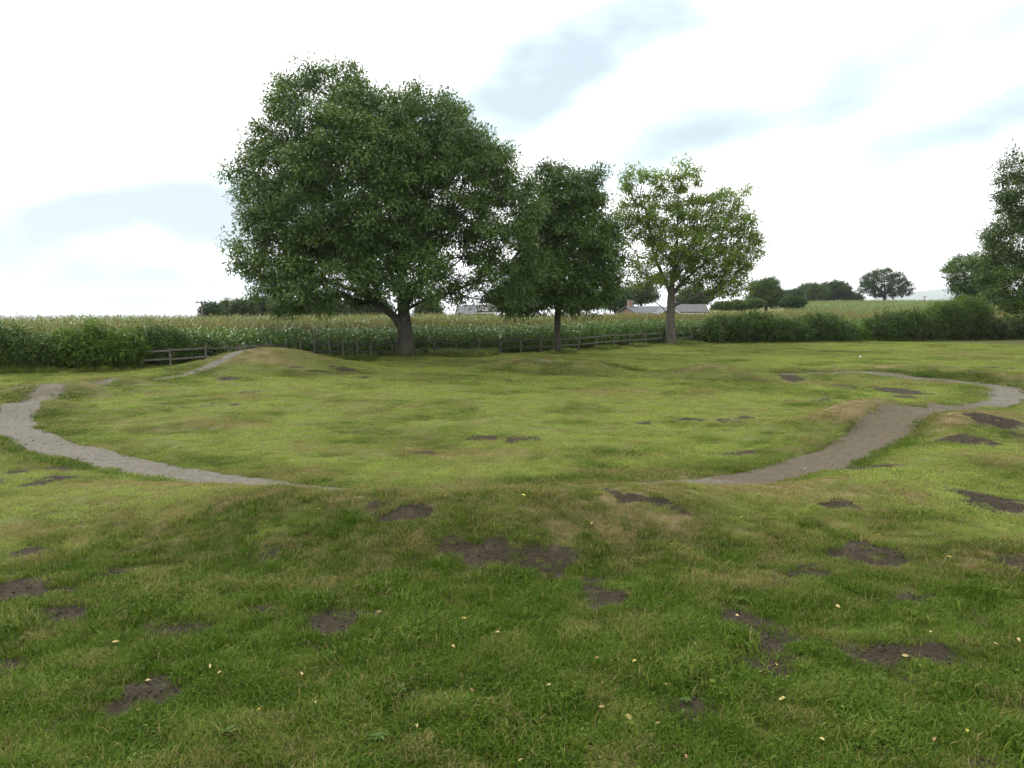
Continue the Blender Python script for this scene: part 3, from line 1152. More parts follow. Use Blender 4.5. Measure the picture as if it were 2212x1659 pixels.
def sample_blobs(blobs, n, mind, seed, inner=.45, gaps=0):
    r = np.random.default_rng(seed)
    B = np.array([b[:6] for b in blobs])
    vol = B[:, 3] * B[:, 4] * B[:, 5]
    out = []
    tries = 0
    cell = {}
    while len(out) < n and tries < n * 40:
        m = 512
        tries += m
        k = r.choice(len(B), m, p=vol / vol.sum())
        d = r.normal(0, 1, (m, 3))
        d /= np.linalg.norm(d, axis=1)[:, None]
        q = (inner ** 3 + (1 - inner ** 3) * r.uniform(0, 1, m)) ** (1 / 3)
        P = B[k, :3] + d * q[:, None] * B[k, 3:6]
        # leave the deep interior mostly open
        u = ((P[:, None] - B[None, :, :3]) / B[None, :, 3:6])
        depth = np.sqrt((u ** 2).sum(2)).min(1)
        ok = (depth > .55) | (r.uniform(0, 1, m) < .18)
        if gaps:      # big limbs part and leave openings
            ok &= (fbm(P[:, 0] * .62 + P[:, 1] * .12, P[:, 2] * .62 + 31, seed, 2) > gaps) | (r.uniform(0, 1, m) < .30)
        for p in P[ok]:
            key = tuple((p / mind).astype(int))
            bad = False
            for a in (-1, 0, 1):
                for b in (-1, 0, 1):
                    for c in (-1, 0, 1):
                        for o in cell.get((key[0] + a, key[1] + b, key[2] + c), ()):
                            if ((o - p) ** 2).sum() < mind * mind:
                                bad = True
            if bad:
                continue
            cell.setdefault(key, []).append(p)
            out.append(p)
            if len(out) >= n:
                break
    return np.array(out)


def make_tree(name, label, base, trunk, r0, blobs, ntips, mind, per, leaf, crad, mats, seed, limbs=(), kpen=.35, group=None, tip_r=.011, sink=.25, segl=.9, sides=10, flat=.62, aspect=.42, expo=2.25, inner=.45, gaps=.34):
    r = np.random.default_rng(seed)
    base = np.array(base, float)
    tips = sample_blobs(blobs, ntips, mind, seed, inner, gaps)
    nodes, par, plen = [], [], []

    def add(p, q):
        nodes.append(np.array(p, float)); par.append(q)
        plen.append(0 if q < 0 else plen[q] + np.linalg.norm(nodes[-1] - nodes[q]))
        return len(nodes) - 1

    def chain(start, pts):
        q = start
        for p in pts:
            p = np.array(p, float)
            a = nodes[q] if q >= 0 else p
            L = np.linalg.norm(p - a)
            m = max(1, int(L / segl))
            for i in range(1, m + 1):
                q = add(a + (p - a) * i / m + (r.normal(0, .05, 3) * min(1, L) if i < m else 0), q)
        return q
    root = add(np.array(trunk[0]) - np.array((0, 0, sink)), -1)
    chain(root, trunk)
    ntrunk = len(nodes)
    for lb in limbs:
        d = [np.linalg.norm(nd_ - np.array(lb[0])) for nd_ in nodes[:ntrunk]]
        chain(int(np.argmin(d)), lb[1:])
    zmin = trunk[-1][2] * 0 + min(t[2] for t in tips)
    order = np.argsort(np.linalg.norm(tips - np.array(trunk[max(0, len(trunk) // 2)]), axis=1))
    crown0 = trunk[0][2] + .30 * (max(t[2] for t in tips) - trunk[0][2]) * .6
    tipnode = []
    for k in order:
        t = tips[k]
        A = np.array(nodes)
        d = np.linalg.norm(A - t, axis=1)
        cost = d + kpen * np.array(plen) + .9 * np.maximum(0, A[:, 2] - t[2] + .15 * d) + 50 * ((A[:, 2] < crown0) & (np.arange(len(A)) < ntrunk))
        q = int(np.argmin(cost))
        a = nodes[q]
        L = np.linalg.norm(t - a)
        m = max(1, int(L / segl))
        sag = np.array((0, 0, 1.0)) * L * .10
        for i in range(1, m + 1):
            f = i / m
            p = a + (t - a) * f + sag * math.sin(math.pi * f) + (r.normal(0, .09, 3) * segl if i < m else 0)
            q = add(p, q)
        tipnode.append(q)
    A = np.array(nodes); par_ = np.array(par)
    acc = np.zeros(len(A))
    for q in tipnode:
        acc[q] += 1
    for i in range(len(A) - 1, 0, -1):
        acc[par_[i]] += max(acc[i], .3) if True else 0
    R = tip_r * np.maximum(acc, .5) ** (1 / expo)
    R = R * min(1.0, 1e9)
    # scale the stem to its measured girth, keep twigs thin
    f = r0 / max(R[1], 1e-6)
    R = R * (1 + (f - 1) * np.clip((R / R[1]), 0, 1) ** .5) if f > 1 else R * np.maximum(f, .35 + 0 * R)
    root_o = thing(name, label, 'tree', base, group)
    mb = MB()
    trunk_pts = A[:ntrunk] - base
    tr = R[:ntrunk].copy()
    hgt = trunk_pts[:, 2]
    flare = 1 + .45 * np.exp(-np.maximum(hgt, 0) / (r0 * 1.2))
    mb.tube(trunk_pts, tr * flare, sides)
    obj('trunk', mb.mesh(name + '_trunk', True), mats[0], root_o)
    # limbs and twigs
    e = np.arange(ntrunk, len(A))
    pa = par_[e]
    K = 5
    P0, P1 = A[pa] - base, A[e] - base
    d = P1 - P0
    d /= np.linalg.norm(d, axis=1)[:, None] + 1e-9
    u = np.cross(d, np.array((.31, .95, .11)))
    u /= np.linalg.norm(u, axis=1)[:, None] + 1e-9
    w = np.cross(d, u)
    Rs = np.minimum(R[pa], R[e] * 1.35)
    V = []
    for P, rad in ((P0, Rs), (P1 + d * .02, R[e])):
        for j in range(K):
            t = 2 * math.pi * j / K
            V.append(P + rad[:, None] * (u * math.cos(t) + w * math.sin(t)))
    V = np.stack(V, 1).reshape(-1, 3)
    b = np.arange(len(e))[:, None] * 2 * K
    Q = np.concatenate([b + np.array((j, (j + 1) % K, K + (j + 1) % K, K + j))[None] for j in range(K)])
    obj('branches', mesh_np(name + '_branches', V, Q, None, True), mats[0], root_o)
    v, F, a1, a2 = leaf_cloud(tips - base, crad, per, leaf, seed + 5, flat=flat, aspect=aspect)
    obj('crown', mesh_np(name + '_crown', v, F, dict(rnd=a1, rnd2=a2)), mats[1], root_o)
    return root_o


def blob(px, py, rx, ry, D, depth=None, dy=0.0, shrink=0.0):
    c = W(px, py, D + dy)
    k = D / F_PX
    a, b = max(rx * k - shrink, .3), max(ry * k - shrink, .3)
    return (c[0], c[1], c[2], a, depth if depth else (a + b) / 2, b)


def on_ground(px, py, guess):
    p = gp(px, py)
    return p


M_ASH = leaf_mat('dark_ash_leaf', (.028, .068, .013), (.105, .172, .038), (.16, .16, .04), .45, .4, .22, .985, .45)
M_ASH2 = leaf_mat('mid_ash_leaf', (.022, .058, .008), (.082, .142, .024), (.17, .17, .04), .45, .4, .22, .98, .5)
M_YEL = leaf_mat('yellowing_ash_leaf', (.055, .100, .012), (.160, .235, .036), (.30, .27, .07), .5, .25, .3, .965, .5)
M_HAW = leaf_mat('hawthorn_leaf', (.019, .043, .008), (.078, .128, .022), (.16, .14, .04), .5, .3, .2, .98, 1.2)
M_HEDGE_LIGHT = leaf_mat('light_hedge_leaf', (.032, .068, .008), (.100, .165, .022), (.20, .19, .05), .5, .3, .28, .97, 1.2)
M_FAR = leaf_mat('far_leaf', (.018, .042, .012), (.052, .088, .024), (.13, .13, .05), .6, .2, .2, .98, .2)
M_FAR2 = leaf_mat('far_leaf_light', (.034, .064, .015), (.085, .128, .032), (.2, .18, .06), .6, .2, .2, .97, .2)

# the large tree
D1 = gp(876, 772)[1]
B1 = gp(876, 772)
sh = .5
blobs1 = [blob(790, 400, 235, 215, D1, 7.2, 0, sh), blob(700, 255, 135, 115, D1, 4.5, .5, sh), blob(890, 310, 165, 125, D1, 5, 0, sh), blob(990, 400, 150, 140, D1, 5, -.5, sh),
          blob(1075, 480, 110, 130, D1, 4.2, 0, sh), blob(1125, 470, 60, 110, D1, 3, 0, sh), blob(1150, 580, 50, 60, D1, 2.5, 0, sh), blob(585, 375, 95, 75, D1, 4, 0, sh), blob(590, 555, 100, 72, D1, 4, -.5, sh), blob(660, 460, 150, 100, D1, 5, 0, sh),
          blob(1085, 600, 105, 75, D1, 4, 0, sh), blob(720, 600, 150, 68, D1, 5, -1.5, sh), blob(900, 590, 120, 75, D1, 4.5, -2.0, sh), blob(640, 640, 60, 45, D1, 2, -.5, sh), blob(770, 640, 70, 40, D1, 2, -3, sh),
          blob(610, 300, 75, 80, D1, 3, .3, sh), blob(975, 290, 85, 75, D1, 3.2, 0, sh), blob(740, 170, 60, 45, D1, 2.4, 0, sh), blob(620, 210, 45, 55, D1, 2, 0, sh),
          blob(625, 662, 50, 26, D1, 1.8, -1.0, .2), blob(700, 655, 65, 26, D1, 2.2, -2.0, .2), blob(555, 612, 48, 34, D1, 2, 0, .2), blob(1095, 655, 60, 28, D1, 2, -.6, .2), blob(960, 640, 55, 24, D1, 2, -2.5, .2)]
tr1 = [W(876, 772, D1), W(875, 720, D1), W(872, 672, D1 + .1), W(866, 600, D1 + .2), W(852, 520, D1), W(832, 430, D1 - .2), W(800, 330, D1), W(770, 240, D1)]
li1 = [[W(872, 705, D1), W(850, 682, D1 - .4), W(812, 655, D1 - 1), W(760, 625, D1 - 1.5), W(680, 600, D1 - 2)],
       [W(872, 660, D1), W(915, 590, D1 - .6), W(960, 520, D1 - .8), W(1010, 450, D1 - 1)],
       [W(870, 640, D1), W(830, 560, D1 + .8), W(750, 490, D1 + 1.5), W(660, 420, D1 + 2)],
       [W(866, 610, D1), W(900, 500, D1 + 1), W(920, 400, D1 + 1.5), W(910, 300, D1 + 1.5)],
       [W(872, 672, D1), W(940, 640, D1 + .5), W(1030, 610, D1 + .2), W(1100, 590, D1)]]
make_tree('ash_tree', 'largest tree, broad dark green crown on a thick leaning trunk by the fence', (B1[0], B1[1], height(*B1[:2])), tr1, .50, blobs1, 920, .92, 355, .215, 1.12, (M_BARK, M_ASH), 401, li1)

D2 = gp(1203, 761.5)[1]
B2 = gp(1203, 761.5)
blobs2 = [blob(1228, 430, 88, 72, D2, 2.8, 0, sh), blob(1245, 520, 110, 95, D2, 3.4, 0, sh), blob(1195, 600, 110, 70, D2, 3.2, -.6, sh), blob(1290, 580, 75, 85, D2, 3, 0, sh), blob(1175, 490, 65, 85, D2, 2.6, .6, sh),
          blob(1240, 650, 85, 38, D2, 2.2, -.6, sh), blob(1195, 375, 45, 30, D2, 1.5, 0, .3), blob(1270, 385, 40, 35, D2, 1.5, 0, .3), blob(1130, 655, 55, 35, D2, 2, -1.5, .3)]
tr2 = [W(1203, 761.5, D2), W(1204, 700, D2), W(1205, 640, D2), W(1210, 560, D2), W(1222, 480, D2), W(1230, 400, D2)]
make_tree('ash_tree', 'middle tree of three by the fence, dense dark crown and slender straight trunk', (B2[0], B2[1], height(*B2[:2])), tr2, .23, blobs2, 330, .88, 320, .215, 1.05, (M_BARK, M_ASH2), 402)

D3 = gp(1448, 745.5)[1]
B3 = gp(1448, 745.5)
blobs3 = [blob(1385, 395, 58, 45, D3, 2.2, 0, sh), blob(1465, 385, 55, 45, D3, 2.2, .5, sh), blob(1540, 465, 90, 65, D3, 3, 0, sh), blob(1600, 520, 55, 75, D3, 2.6, 0, sh), blob(1430, 470, 85, 75, D3, 3.2, 0, sh),
          blob(1530, 570, 105, 65, D3, 3.2, 0, sh), blob(1410, 580, 62, 55, D3, 2.6, -.6, sh), blob(1480, 530, 80, 60, D3, 3, -1.2, sh), blob(1575, 425, 50, 30, D3, 1.6, 0, .3), blob(1560, 620, 60, 28, D3, 2, 0, .3), blob(1350, 470, 30, 60, D3, 1.5, 0, .2)]
tr3 = [W(1448, 745.5, D3), W(1448, 690, D3), W(1450, 640, D3), W(1456, 580, D3), W(1462, 510, D3), W(1465, 430, D3)]
li3 = [[W(1446, 690, D3), W(1432, 665, D3), W(1400, 640, D3 - .3), W(1375, 610, D3 - .6)], [W(1450, 650, D3), W(1475, 610, D3 + .2), W(1520, 570, D3 + .4), W(1575, 535, D3 + .4)],
       [W(1450, 640, D3), W(1420, 570, D3 + .5), W(1400, 480, D3 + .6), W(1385, 400, D3 + .4)], [W(1455, 590, D3), W(1500, 520, D3 - .5), W(1545, 450, D3 - .6)]]
make_tree('ash_tree', 'right tree of three by the fence, thin yellowish open crown with visible branches', (B3[0], B3[1], height(*B3[:2])), tr3, .36, blobs3, 300, .88, 200, .225, 1.0, (M_BARK2, M_YEL), 403, li3, gaps=.42)

D4 = 69.0
blobs4 = [blob(2235, 415, 88, 95, D4, 3.6, 0, sh), blob(2225, 520, 100, 95, D4, 4, 0, sh), blob(2205, 610, 92, 70, D4, 3.6, -.5, sh), blob(2330, 460, 110, 150, D4, 4.5, 0, sh), blob(2340, 610, 110, 80, D4, 4, 0, sh), blob(2190, 360, 30, 40, D4, 1.5, 0, .2), blob(2230, 655, 60, 35, D4, 2.5, 0, .3)]
p4 = W(2270, 738, D4)
tr4 = [(p4[0], p4[1], 0), W(2270, 660, D4), W(2265, 560, D4), W(2260, 460, D4), W(2255, 380, D4)]
make_tree('broadleaf_tree', 'tall dense tree cut off by the right edge, standing in the hedge', (p4[0], p4[1], height(p4[0], p4[1])), [np.array(t) for t in tr4], .35, blobs4, 420, .80, 310, .225, 1.1, (M_BARK, M_HAW), 404, gaps=0)

D5 = 96.0
blobs5 = [blob(2085, 590, 45, 48, D5, 2.6, 0, .4), blob(2125, 600, 55, 55, D5, 2.8, 0, .4), blob(2100, 640, 50, 30, D5, 2.4, 0, .3)]
p5 = W(2105, 700, D5)
make_tree('round_tree', 'small round tree just left of the tall tree at the right edge', (p5[0], p5[1], height(p5[0], p5[1])), [np.array((p5[0], p5[1], height(p5[0], p5[1]))), W(2105, 650, D5), W(2105, 590, D5)], .22, blobs5, 150, .7, 150, .28, .9, (M_BARK, M_ASH2), 405, gaps=0)


# ------------------------------------------------------------------ far trees and bushes
def far_tree(name, label, px, pyb, D, bl, n, mat, seed, per=55, leaf=.42, crad=1.1, group=None, r0=.25, mind=.8, kpen=.3):
    B = W(px, pyb, D)
    z = float(height(B[0], B[1]))
    base = np.array((B[0], B[1], z))
    top = max(bl, key=lambda b: b[1] * -1)
    mid = W(bl[0][0], bl[0][1], D)
    tr = [base, base + (mid - base) * np.array((.2, .2, .45)), base + (mid - base) * .8, W(top[0], top[1], D)]
    blobs = [blob(*b, D, None, 0, .15 * leaf) for b in bl]
    return make_tree(name, label, base, tr, r0, blobs, int(n * 2.2), mind * .62, per, leaf * .85, crad * .62, (M_BARK, mat), seed, (), kpen, group, tip_r=.02, segl=1.5, sides=8, gaps=0)


G = 'trees beyond the maize field'
far_tree('oak_tree', 'lone spreading oak on the skyline of the far field', 1911, 651, 275, [(1911, 612, 52, 32), (1875, 620, 26, 18), (1945, 622, 30, 18), (1910, 595, 34, 18), (1885, 605, 26, 18)], 150, M_FAR, 501, 42, .7, 1.6, G, .55, 1.3)
far_tree('far_tree', 'leafy tree just right of the yellowish tree, beyond the maize', 1655, 662, 150, [(1655, 630, 30, 28), (1635, 622, 18, 16), (1672, 642, 24, 20), (1668, 610, 14, 12), (1640, 645, 28, 14)], 150, M_FAR2, 502, 60, .42, 1.1, G, .3, .9)
far_tree('far_tree', 'tall rounded tree at the left of the small wood on the horizon', 1752, 655, 250, [(1752, 632, 32, 20), (1735, 638, 20, 14), (1770, 630, 22, 16)], 90, M_FAR2, 503, 55, .75, 1.6, G, .3, 1.3)
far_tree('far_tree', 'highest dark tree in the middle of the small wood on the horizon', 1803, 655, 255, [(1805, 626, 32, 20), (1785, 634, 22, 16), (1825, 636, 22, 14)], 90, M_FAR, 504, 55, .75, 1.6, G, .3, 1.3)
far_tree('far_tree', 'low dark tree at the right end of the small wood on the horizon', 1838, 655, 262, [(1838, 642, 24, 10), (1850, 645, 16, 6)], 50, M_FAR, 505, 55, .75, 1.4, G, .25, 1.2)
far_tree('far_tree', 'dark low tree between the leafy tree and the small wood', 1706, 656, 240, [(1706, 640, 26, 12), (1722, 636, 16, 12)], 60, M_FAR, 506, 55, .75, 1.4, G, .25, 1.2)
far_tree('round_bush', 'rounded bush at the field edge below the small wood', 1715, 664, 140, [(1715, 652, 26, 11), (1700, 656, 18, 8)], 80, M_FAR, 507, 60, .38, .7, G, .12, .6)
far_tree('round_bush', 'pale green bush at the field edge under the yellowish tree', 1605, 668, 132, [(1600, 658, 32, 10), (1575, 660, 22, 8), (1630, 655, 20, 10)], 90, M_FAR2, 508, 60, .38, .7, G, .12, .6)
far_tree('round_bush', 'pale bush right of the slate roofed house', 1560, 670, 128, [(1560, 660, 22, 8), (1548, 662, 14, 6)], 50, M_FAR2, 509, 60, .38, .6, G, .12, .6)
LB = [(455, 668, 24, 18, 118), (490, 664, 20, 20, 124), (525, 662, 30, 20, 120), (570, 660, 32, 22, 126), (615, 658, 34, 24, 122), (665, 660, 30, 24, 128), (715, 660, 34, 26, 121), (765, 662, 30, 22, 127), (815, 660, 32, 22, 122), (925, 664, 30, 18, 124)]
LT = ['leftmost low tree of the belt beside the utility pole', 'small domed tree second from the left in the belt', 'wide dark tree third from the left in the belt', 'dark tree in the belt under the large tree crown edge',
      'tree in the belt seen below the large crown left side', 'tree in the belt half hidden by hanging ash branches', 'bushy tree in the belt behind the hanging ash branches', 'bushy tree in the belt left of the thick trunk',
      'tree in the belt just left of the thick trunk', 'low tree in the belt just right of the thick trunk']
for k, (a, b, c, d, D) in enumerate(LB):
    far_tree('belt_tree', LT[k], a, 690, D, [(a, b, c * .85, d * .85), (a - c * .5, b + d * .4, c * .6, d * .7), (a + c * .5, b + d * .4, c * .6, d * .7)], 90, (M_FAR, M_FAR2)[k % 3 == 1 or k == 6], 520 + k, 55, .40, .95, 'tree belt beyond the maize field', .18, .8)
for k, (a, b, c, d, D, lb) in enumerate([(1100, 640, 40, 30, 150, 'far tree behind the red brick house'), (1330, 645, 34, 24, 150, 'far tree left of the slate roofed bungalow'), (1385, 632, 36, 24, 155, 'far tree behind the slate roofed bungalow'), (1250, 650, 44, 20, 150, 'far tree glimpsed behind the middle ash trunk'), (1500, 640, 40, 20, 155, 'far tree behind the pale grey roofed house')]):
    far_tree('far_tree', lb, a, 690, D, [(a, b, c, d), (a - c * .5, b + d * .3, c * .6, d * .6), (a + c * .5, b + d * .2, c * .6, d * .6)], 60, (M_FAR2, M_FAR)[k % 2], 540 + k, 55, .5, 1.2, G, .25, 1.0)


# ------------------------------------------------------------------ hedges
def make_hedge(name, label, blobs, n, mat, seed, leaf=.13, per=60, crad=.32, mind=.3, base=None, group='hedge shrubs', stems=10, shoots=110):
    r = np.random.default_rng(seed)
    tips = sample_blobs(blobs, n, mind, seed, .6)
    B = np.array([b[:6] for b in blobs])
    bx, by = B[:, 0].mean(), B[:, 1].mean()
    base = np.array((bx, by, float(height(bx, by))))
    tips = tips[tips[:, 2] > base[2] + .12]
    # loose shoots above the top
    top = tips[np.argsort(-tips[:, 2])[:max(4, len(tips) // 2)]]
    sp = top[r.integers(0, len(top), shoots)]
    extra = np.concatenate([sp + np.stack((r.normal(0, .12, shoots), r.normal(0, .12, shoots), r.uniform(.15, .75, shoots) * r.uniform(.5, 1.2, shoots)), 1), sp + np.array((0, 0, .18))])
    root = thing(name, label, 'hedge', base, group)
    for k in range(stems):
        q = tips[r.integers(0, len(tips))]
        g = np.array((q[0] * .6 + bx * .4 + r.normal(0, .3), q[1] * .5 + by * .5, 0))
        g[2] = float(height(g[0], g[1])) - .1
        m = (g + q) / 2 + r.normal(0, .12, 3)
        mb = MB()
        mb.tube(np.array([g, m, q]) - base, [.05, .035, .012], 5)
        obj('stem', mb.mesh('stem', True), M_BARK, root)
    v, F, a1, a2 = leaf_cloud(tips - base, crad, per, leaf, seed + 3, flat=.9, aspect=.5, droop=.0)
    v2, F2, b1, b2 = leaf_cloud(extra - base, .17, 10, leaf, seed + 4, flat=1.7, aspect=.45, droop=-.6)
    obj('foliage', mesh_np(name + '_foliage', np.concatenate((v, v2)), np.concatenate((F, F2 + len(v))), dict(rnd=np.concatenate((a1, np.clip(b1 + .3, 0, 1))), rnd2=np.concatenate((a2, b2)))), mat, root)
    return root


def hb(px, pyt, pyb, rx, dy=.9, depth=1.1):
    """hedge blob: from its foot and top in the picture, on the boundary"""
    x = gp(px, pyb)[0]
    for _ in range(4):
        y = bound_y(x) + dy
        x = (px - CX) / F_PX * y
    zt = W(px, pyt, y)[2]
    zb = float(height(x, y))
    return (x, y, zb + (zt - zb) * .5, rx * y / F_PX, depth, (zt - zb) * .5)


make_hedge('hawthorn_shrub', 'dark hedge shrub at the left edge beside the maize', [hb(-60, 702, 800, 90), hb(50, 716, 800, 85), hb(10, 706, 800, 60)], 900, M_HAW, 601, .13, 60, .30)
make_hedge('elder_shrub', 'lighter green shrub in the middle of the left hedge', [hb(170, 712, 800, 80), hb(250, 716, 795, 70, .8), hb(210, 704, 770, 55, .7)], 700, M_HEDGE_LIGHT, 602, .15, 55, .30)
make_hedge('hawthorn_shrub', 'dark shrub at the right end of the left hedge over the fence', [hb(340, 708, 792, 75, 1.5, .95), hb(410, 722, 790, 55, 1.5, .95), hb(455, 736, 788, 34, 1.5, .9)], 520, M_HAW, 603, .13, 60, .30)
make_hedge('hawthorn_shrub', 'dense dark shrub at the right end of the fence', [hb(1580, 686, 741, 62, .8, 1.5), hb(1630, 680, 741, 60, .9, 1.6), hb(1540, 700, 741, 35, .8, 1.1)], 620, M_HAW, 604, .17, 60, .38, .38, shoots=190)
make_hedge('hawthorn_shrub', 'wide dark shrub between the fence end and the hedge gap', [hb(1710, 692, 738, 62, .9, 1.4), hb(1770, 682, 738, 60, 1.0, 1.5), hb(1815, 700, 738, 35, .9, 1.2)], 620, M_HAW, 605, .17, 60, .38, .38, shoots=190)
make_hedge('bramble_bush', 'low pale bramble filling the gap in the right hedge', [hb(1850, 706, 738, 34, 1.2, .9), hb(1835, 700, 735, 20, 1.6, .8)], 120, M_HEDGE_LIGHT, 606, .15, 45, .34, .34, stems=5, shoots=15)
make_hedge('hawthorn_shrub', 'bushy dark shrub on the right side of the hedge gap', [hb(1915, 682, 736, 55, .9, 1.4), hb(1960, 676, 736, 52, 1.0, 1.5)], 480, M_HAW, 607, .17, 60, .38, .38, shoots=160)
make_hedge('elder_shrub', 'tall light green shrub standing up from the right hedge', [hb(2040, 655, 736, 60, 1.4, 1.5), hb(2090, 642, 720, 46, 1.8, 1.5), hb(2010, 668, 735, 40, 1.3, 1.3)], 560, M_HEDGE_LIGHT, 608, .17, 50, .40, .40, shoots=190)
make_hedge('hawthorn_shrub', 'dark clipped hedge below the tall tree at the right edge', [hb(2120, 690, 735, 70, .9, 1.4), hb(2200, 684, 734, 70, .9, 1.5), hb(2290, 684, 733, 70, .9, 1.4)], 700, M_HAW, 609, .17, 60, .38, .38)
make_hedge('hawthorn_shrub', 'low dark front of the hedge under the light green shrub', [hb(2040, 690, 737, 60, .6, .9), hb(1990, 696, 737, 40, .6, .9)], 300, M_HAW, 610, .17, 60, .36, .36, shoots=10)


# ------------------------------------------------------------------ fence
def build_fence():
    px = [290, 366, 443, 515, 586, 617, 648, 679, 711, 740, 771, 802, 847, 893, 938, 985, 1034, 1081, 1125, 1168, 1210, 1250, 1288, 1326, 1360, 1395, 1427, 1460, 1494]
    root = thing('post_and_rail_fence', 'weathered wooden post and rail fence between the trees and the maize', 'fence')
    pts = []
    for a in px:
        x = (a - CX) / F_PX * 50
        for _ in range(5):
            y = bound_y(x) + (.15 if a < 450 else .9 if a < 520 else 1.9)
            x = (a - CX) / F_PX * y
        pts.append((x, y, float(height(x, y))))
    H = 1.08
    for k, p in enumerate(pts):
        ang = math.atan2(pts[min(k + 1, len(pts) - 1)][1] - pts[max(k - 1, 0)][1], pts[min(k + 1, len(pts) - 1)][0] - pts[max(k - 1, 0)][0])
        mb = MB()
        h = H + RNG.uniform(.02, .12) + (.12 if 4 <= k <= 11 else 0)
        lean = RNG.normal(0, .025, 2)
        if 4 <= k <= 11:     # rounded stakes
            mb.tube([(0, 0, -.4), (lean[0] * .5, lean[1] * .5, h * .5), (lean[0], lean[1], h)], [.062, .06, .055], 8)
        else:
            mb.box((0, 0, (h - .4) / 2), (.115, .085, h + .4), ang, .004)
        o = obj('post', mb.mesh('post'), M_WOOD, root, (p[0], p[1], p[2]))
    for k in range(len(pts) - 1):
        a, b = np.array(pts[k]), np.array(pts[k + 1])
        mid = (a + b) / 2
        ang = math.atan2(b[1] - a[1], b[0] - a[0])
        L = np.linalg.norm(b - a) - .012
        nrm = np.array((math.sin(ang), -math.cos(ang), 0)) * .062
        off = -nrm if 4 <= k < 12 else nrm
        for zz in (.48, .96):
            mb = MB()
            z0, z1 = a[2] + zz + RNG.normal(0, .02), b[2] + zz + RNG.normal(0, .02)
            mb.box((0, 0, 0), (L, .035, .10), 0, .003)
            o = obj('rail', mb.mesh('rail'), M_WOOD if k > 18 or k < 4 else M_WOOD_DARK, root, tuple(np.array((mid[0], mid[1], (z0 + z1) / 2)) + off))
            o.rotation_euler = (0, -math.atan2(z1 - z0, L), ang)


build_fence()

# ------------------------------------------------------------------ houses beyond the crop
def brick_mat(name, a, b):
    m, nt, out = new_mat(name)
    n = NT(nt)
    br = n.N.new('ShaderNodeTexBrick')
    br.inputs['Color1'].default_value = (*a, 1)
    br.inputs['Color2'].default_value = (*b, 1)
    br.inputs['Mortar'].default_value = (.35, .32, .28, 1)
    br.inputs['Scale'].default_value = 2.2
    n.L.new(n.pos((1, 0, 1)), br.inputs['Vector'])
    mp = n.N.new('ShaderNodeMapping')
    mp.inputs['Rotation'].default_value = (math.pi / 2, 0, 0)
    n.L.new(n.pos(), mp.inputs['Vector'])
    n.L.new(mp.outputs[0], br.inputs['Vector'])
    nt.links.new(n.bsdf(br.outputs['Color'], .9), out.inputs['Surface'])
    return m


M_BRICK = brick_mat('red_brick', (.19, .060, .035), (.26, .095, .055))
M_BRICK2 = brick_mat('brown_brick', (.15, .085, .050), (.21, .125, .075))
M_SLATE = simple_mat('slate_roof', (.045, .050, .060), (.085, .09, .105), 3, .7, .2, .02, (1, 1, 4), .4)
M_TILE = simple_mat('grey_tiles', (.060, .058, .056), (.105, .10, .098), 3, .8, .2, .02, (1, 1, 4))
M_WHITE = simple_mat('white_paint', (.55, .55, .53), (.65, .65, .63), 4, .5, .05)
M_GLASS, _nt, _o = new_mat('window_glass')
_n = NT(_nt)
_nt.links.new(_n.bsdf((.02, .025, .03), .08, None, .8), _o.inputs['Surface'])


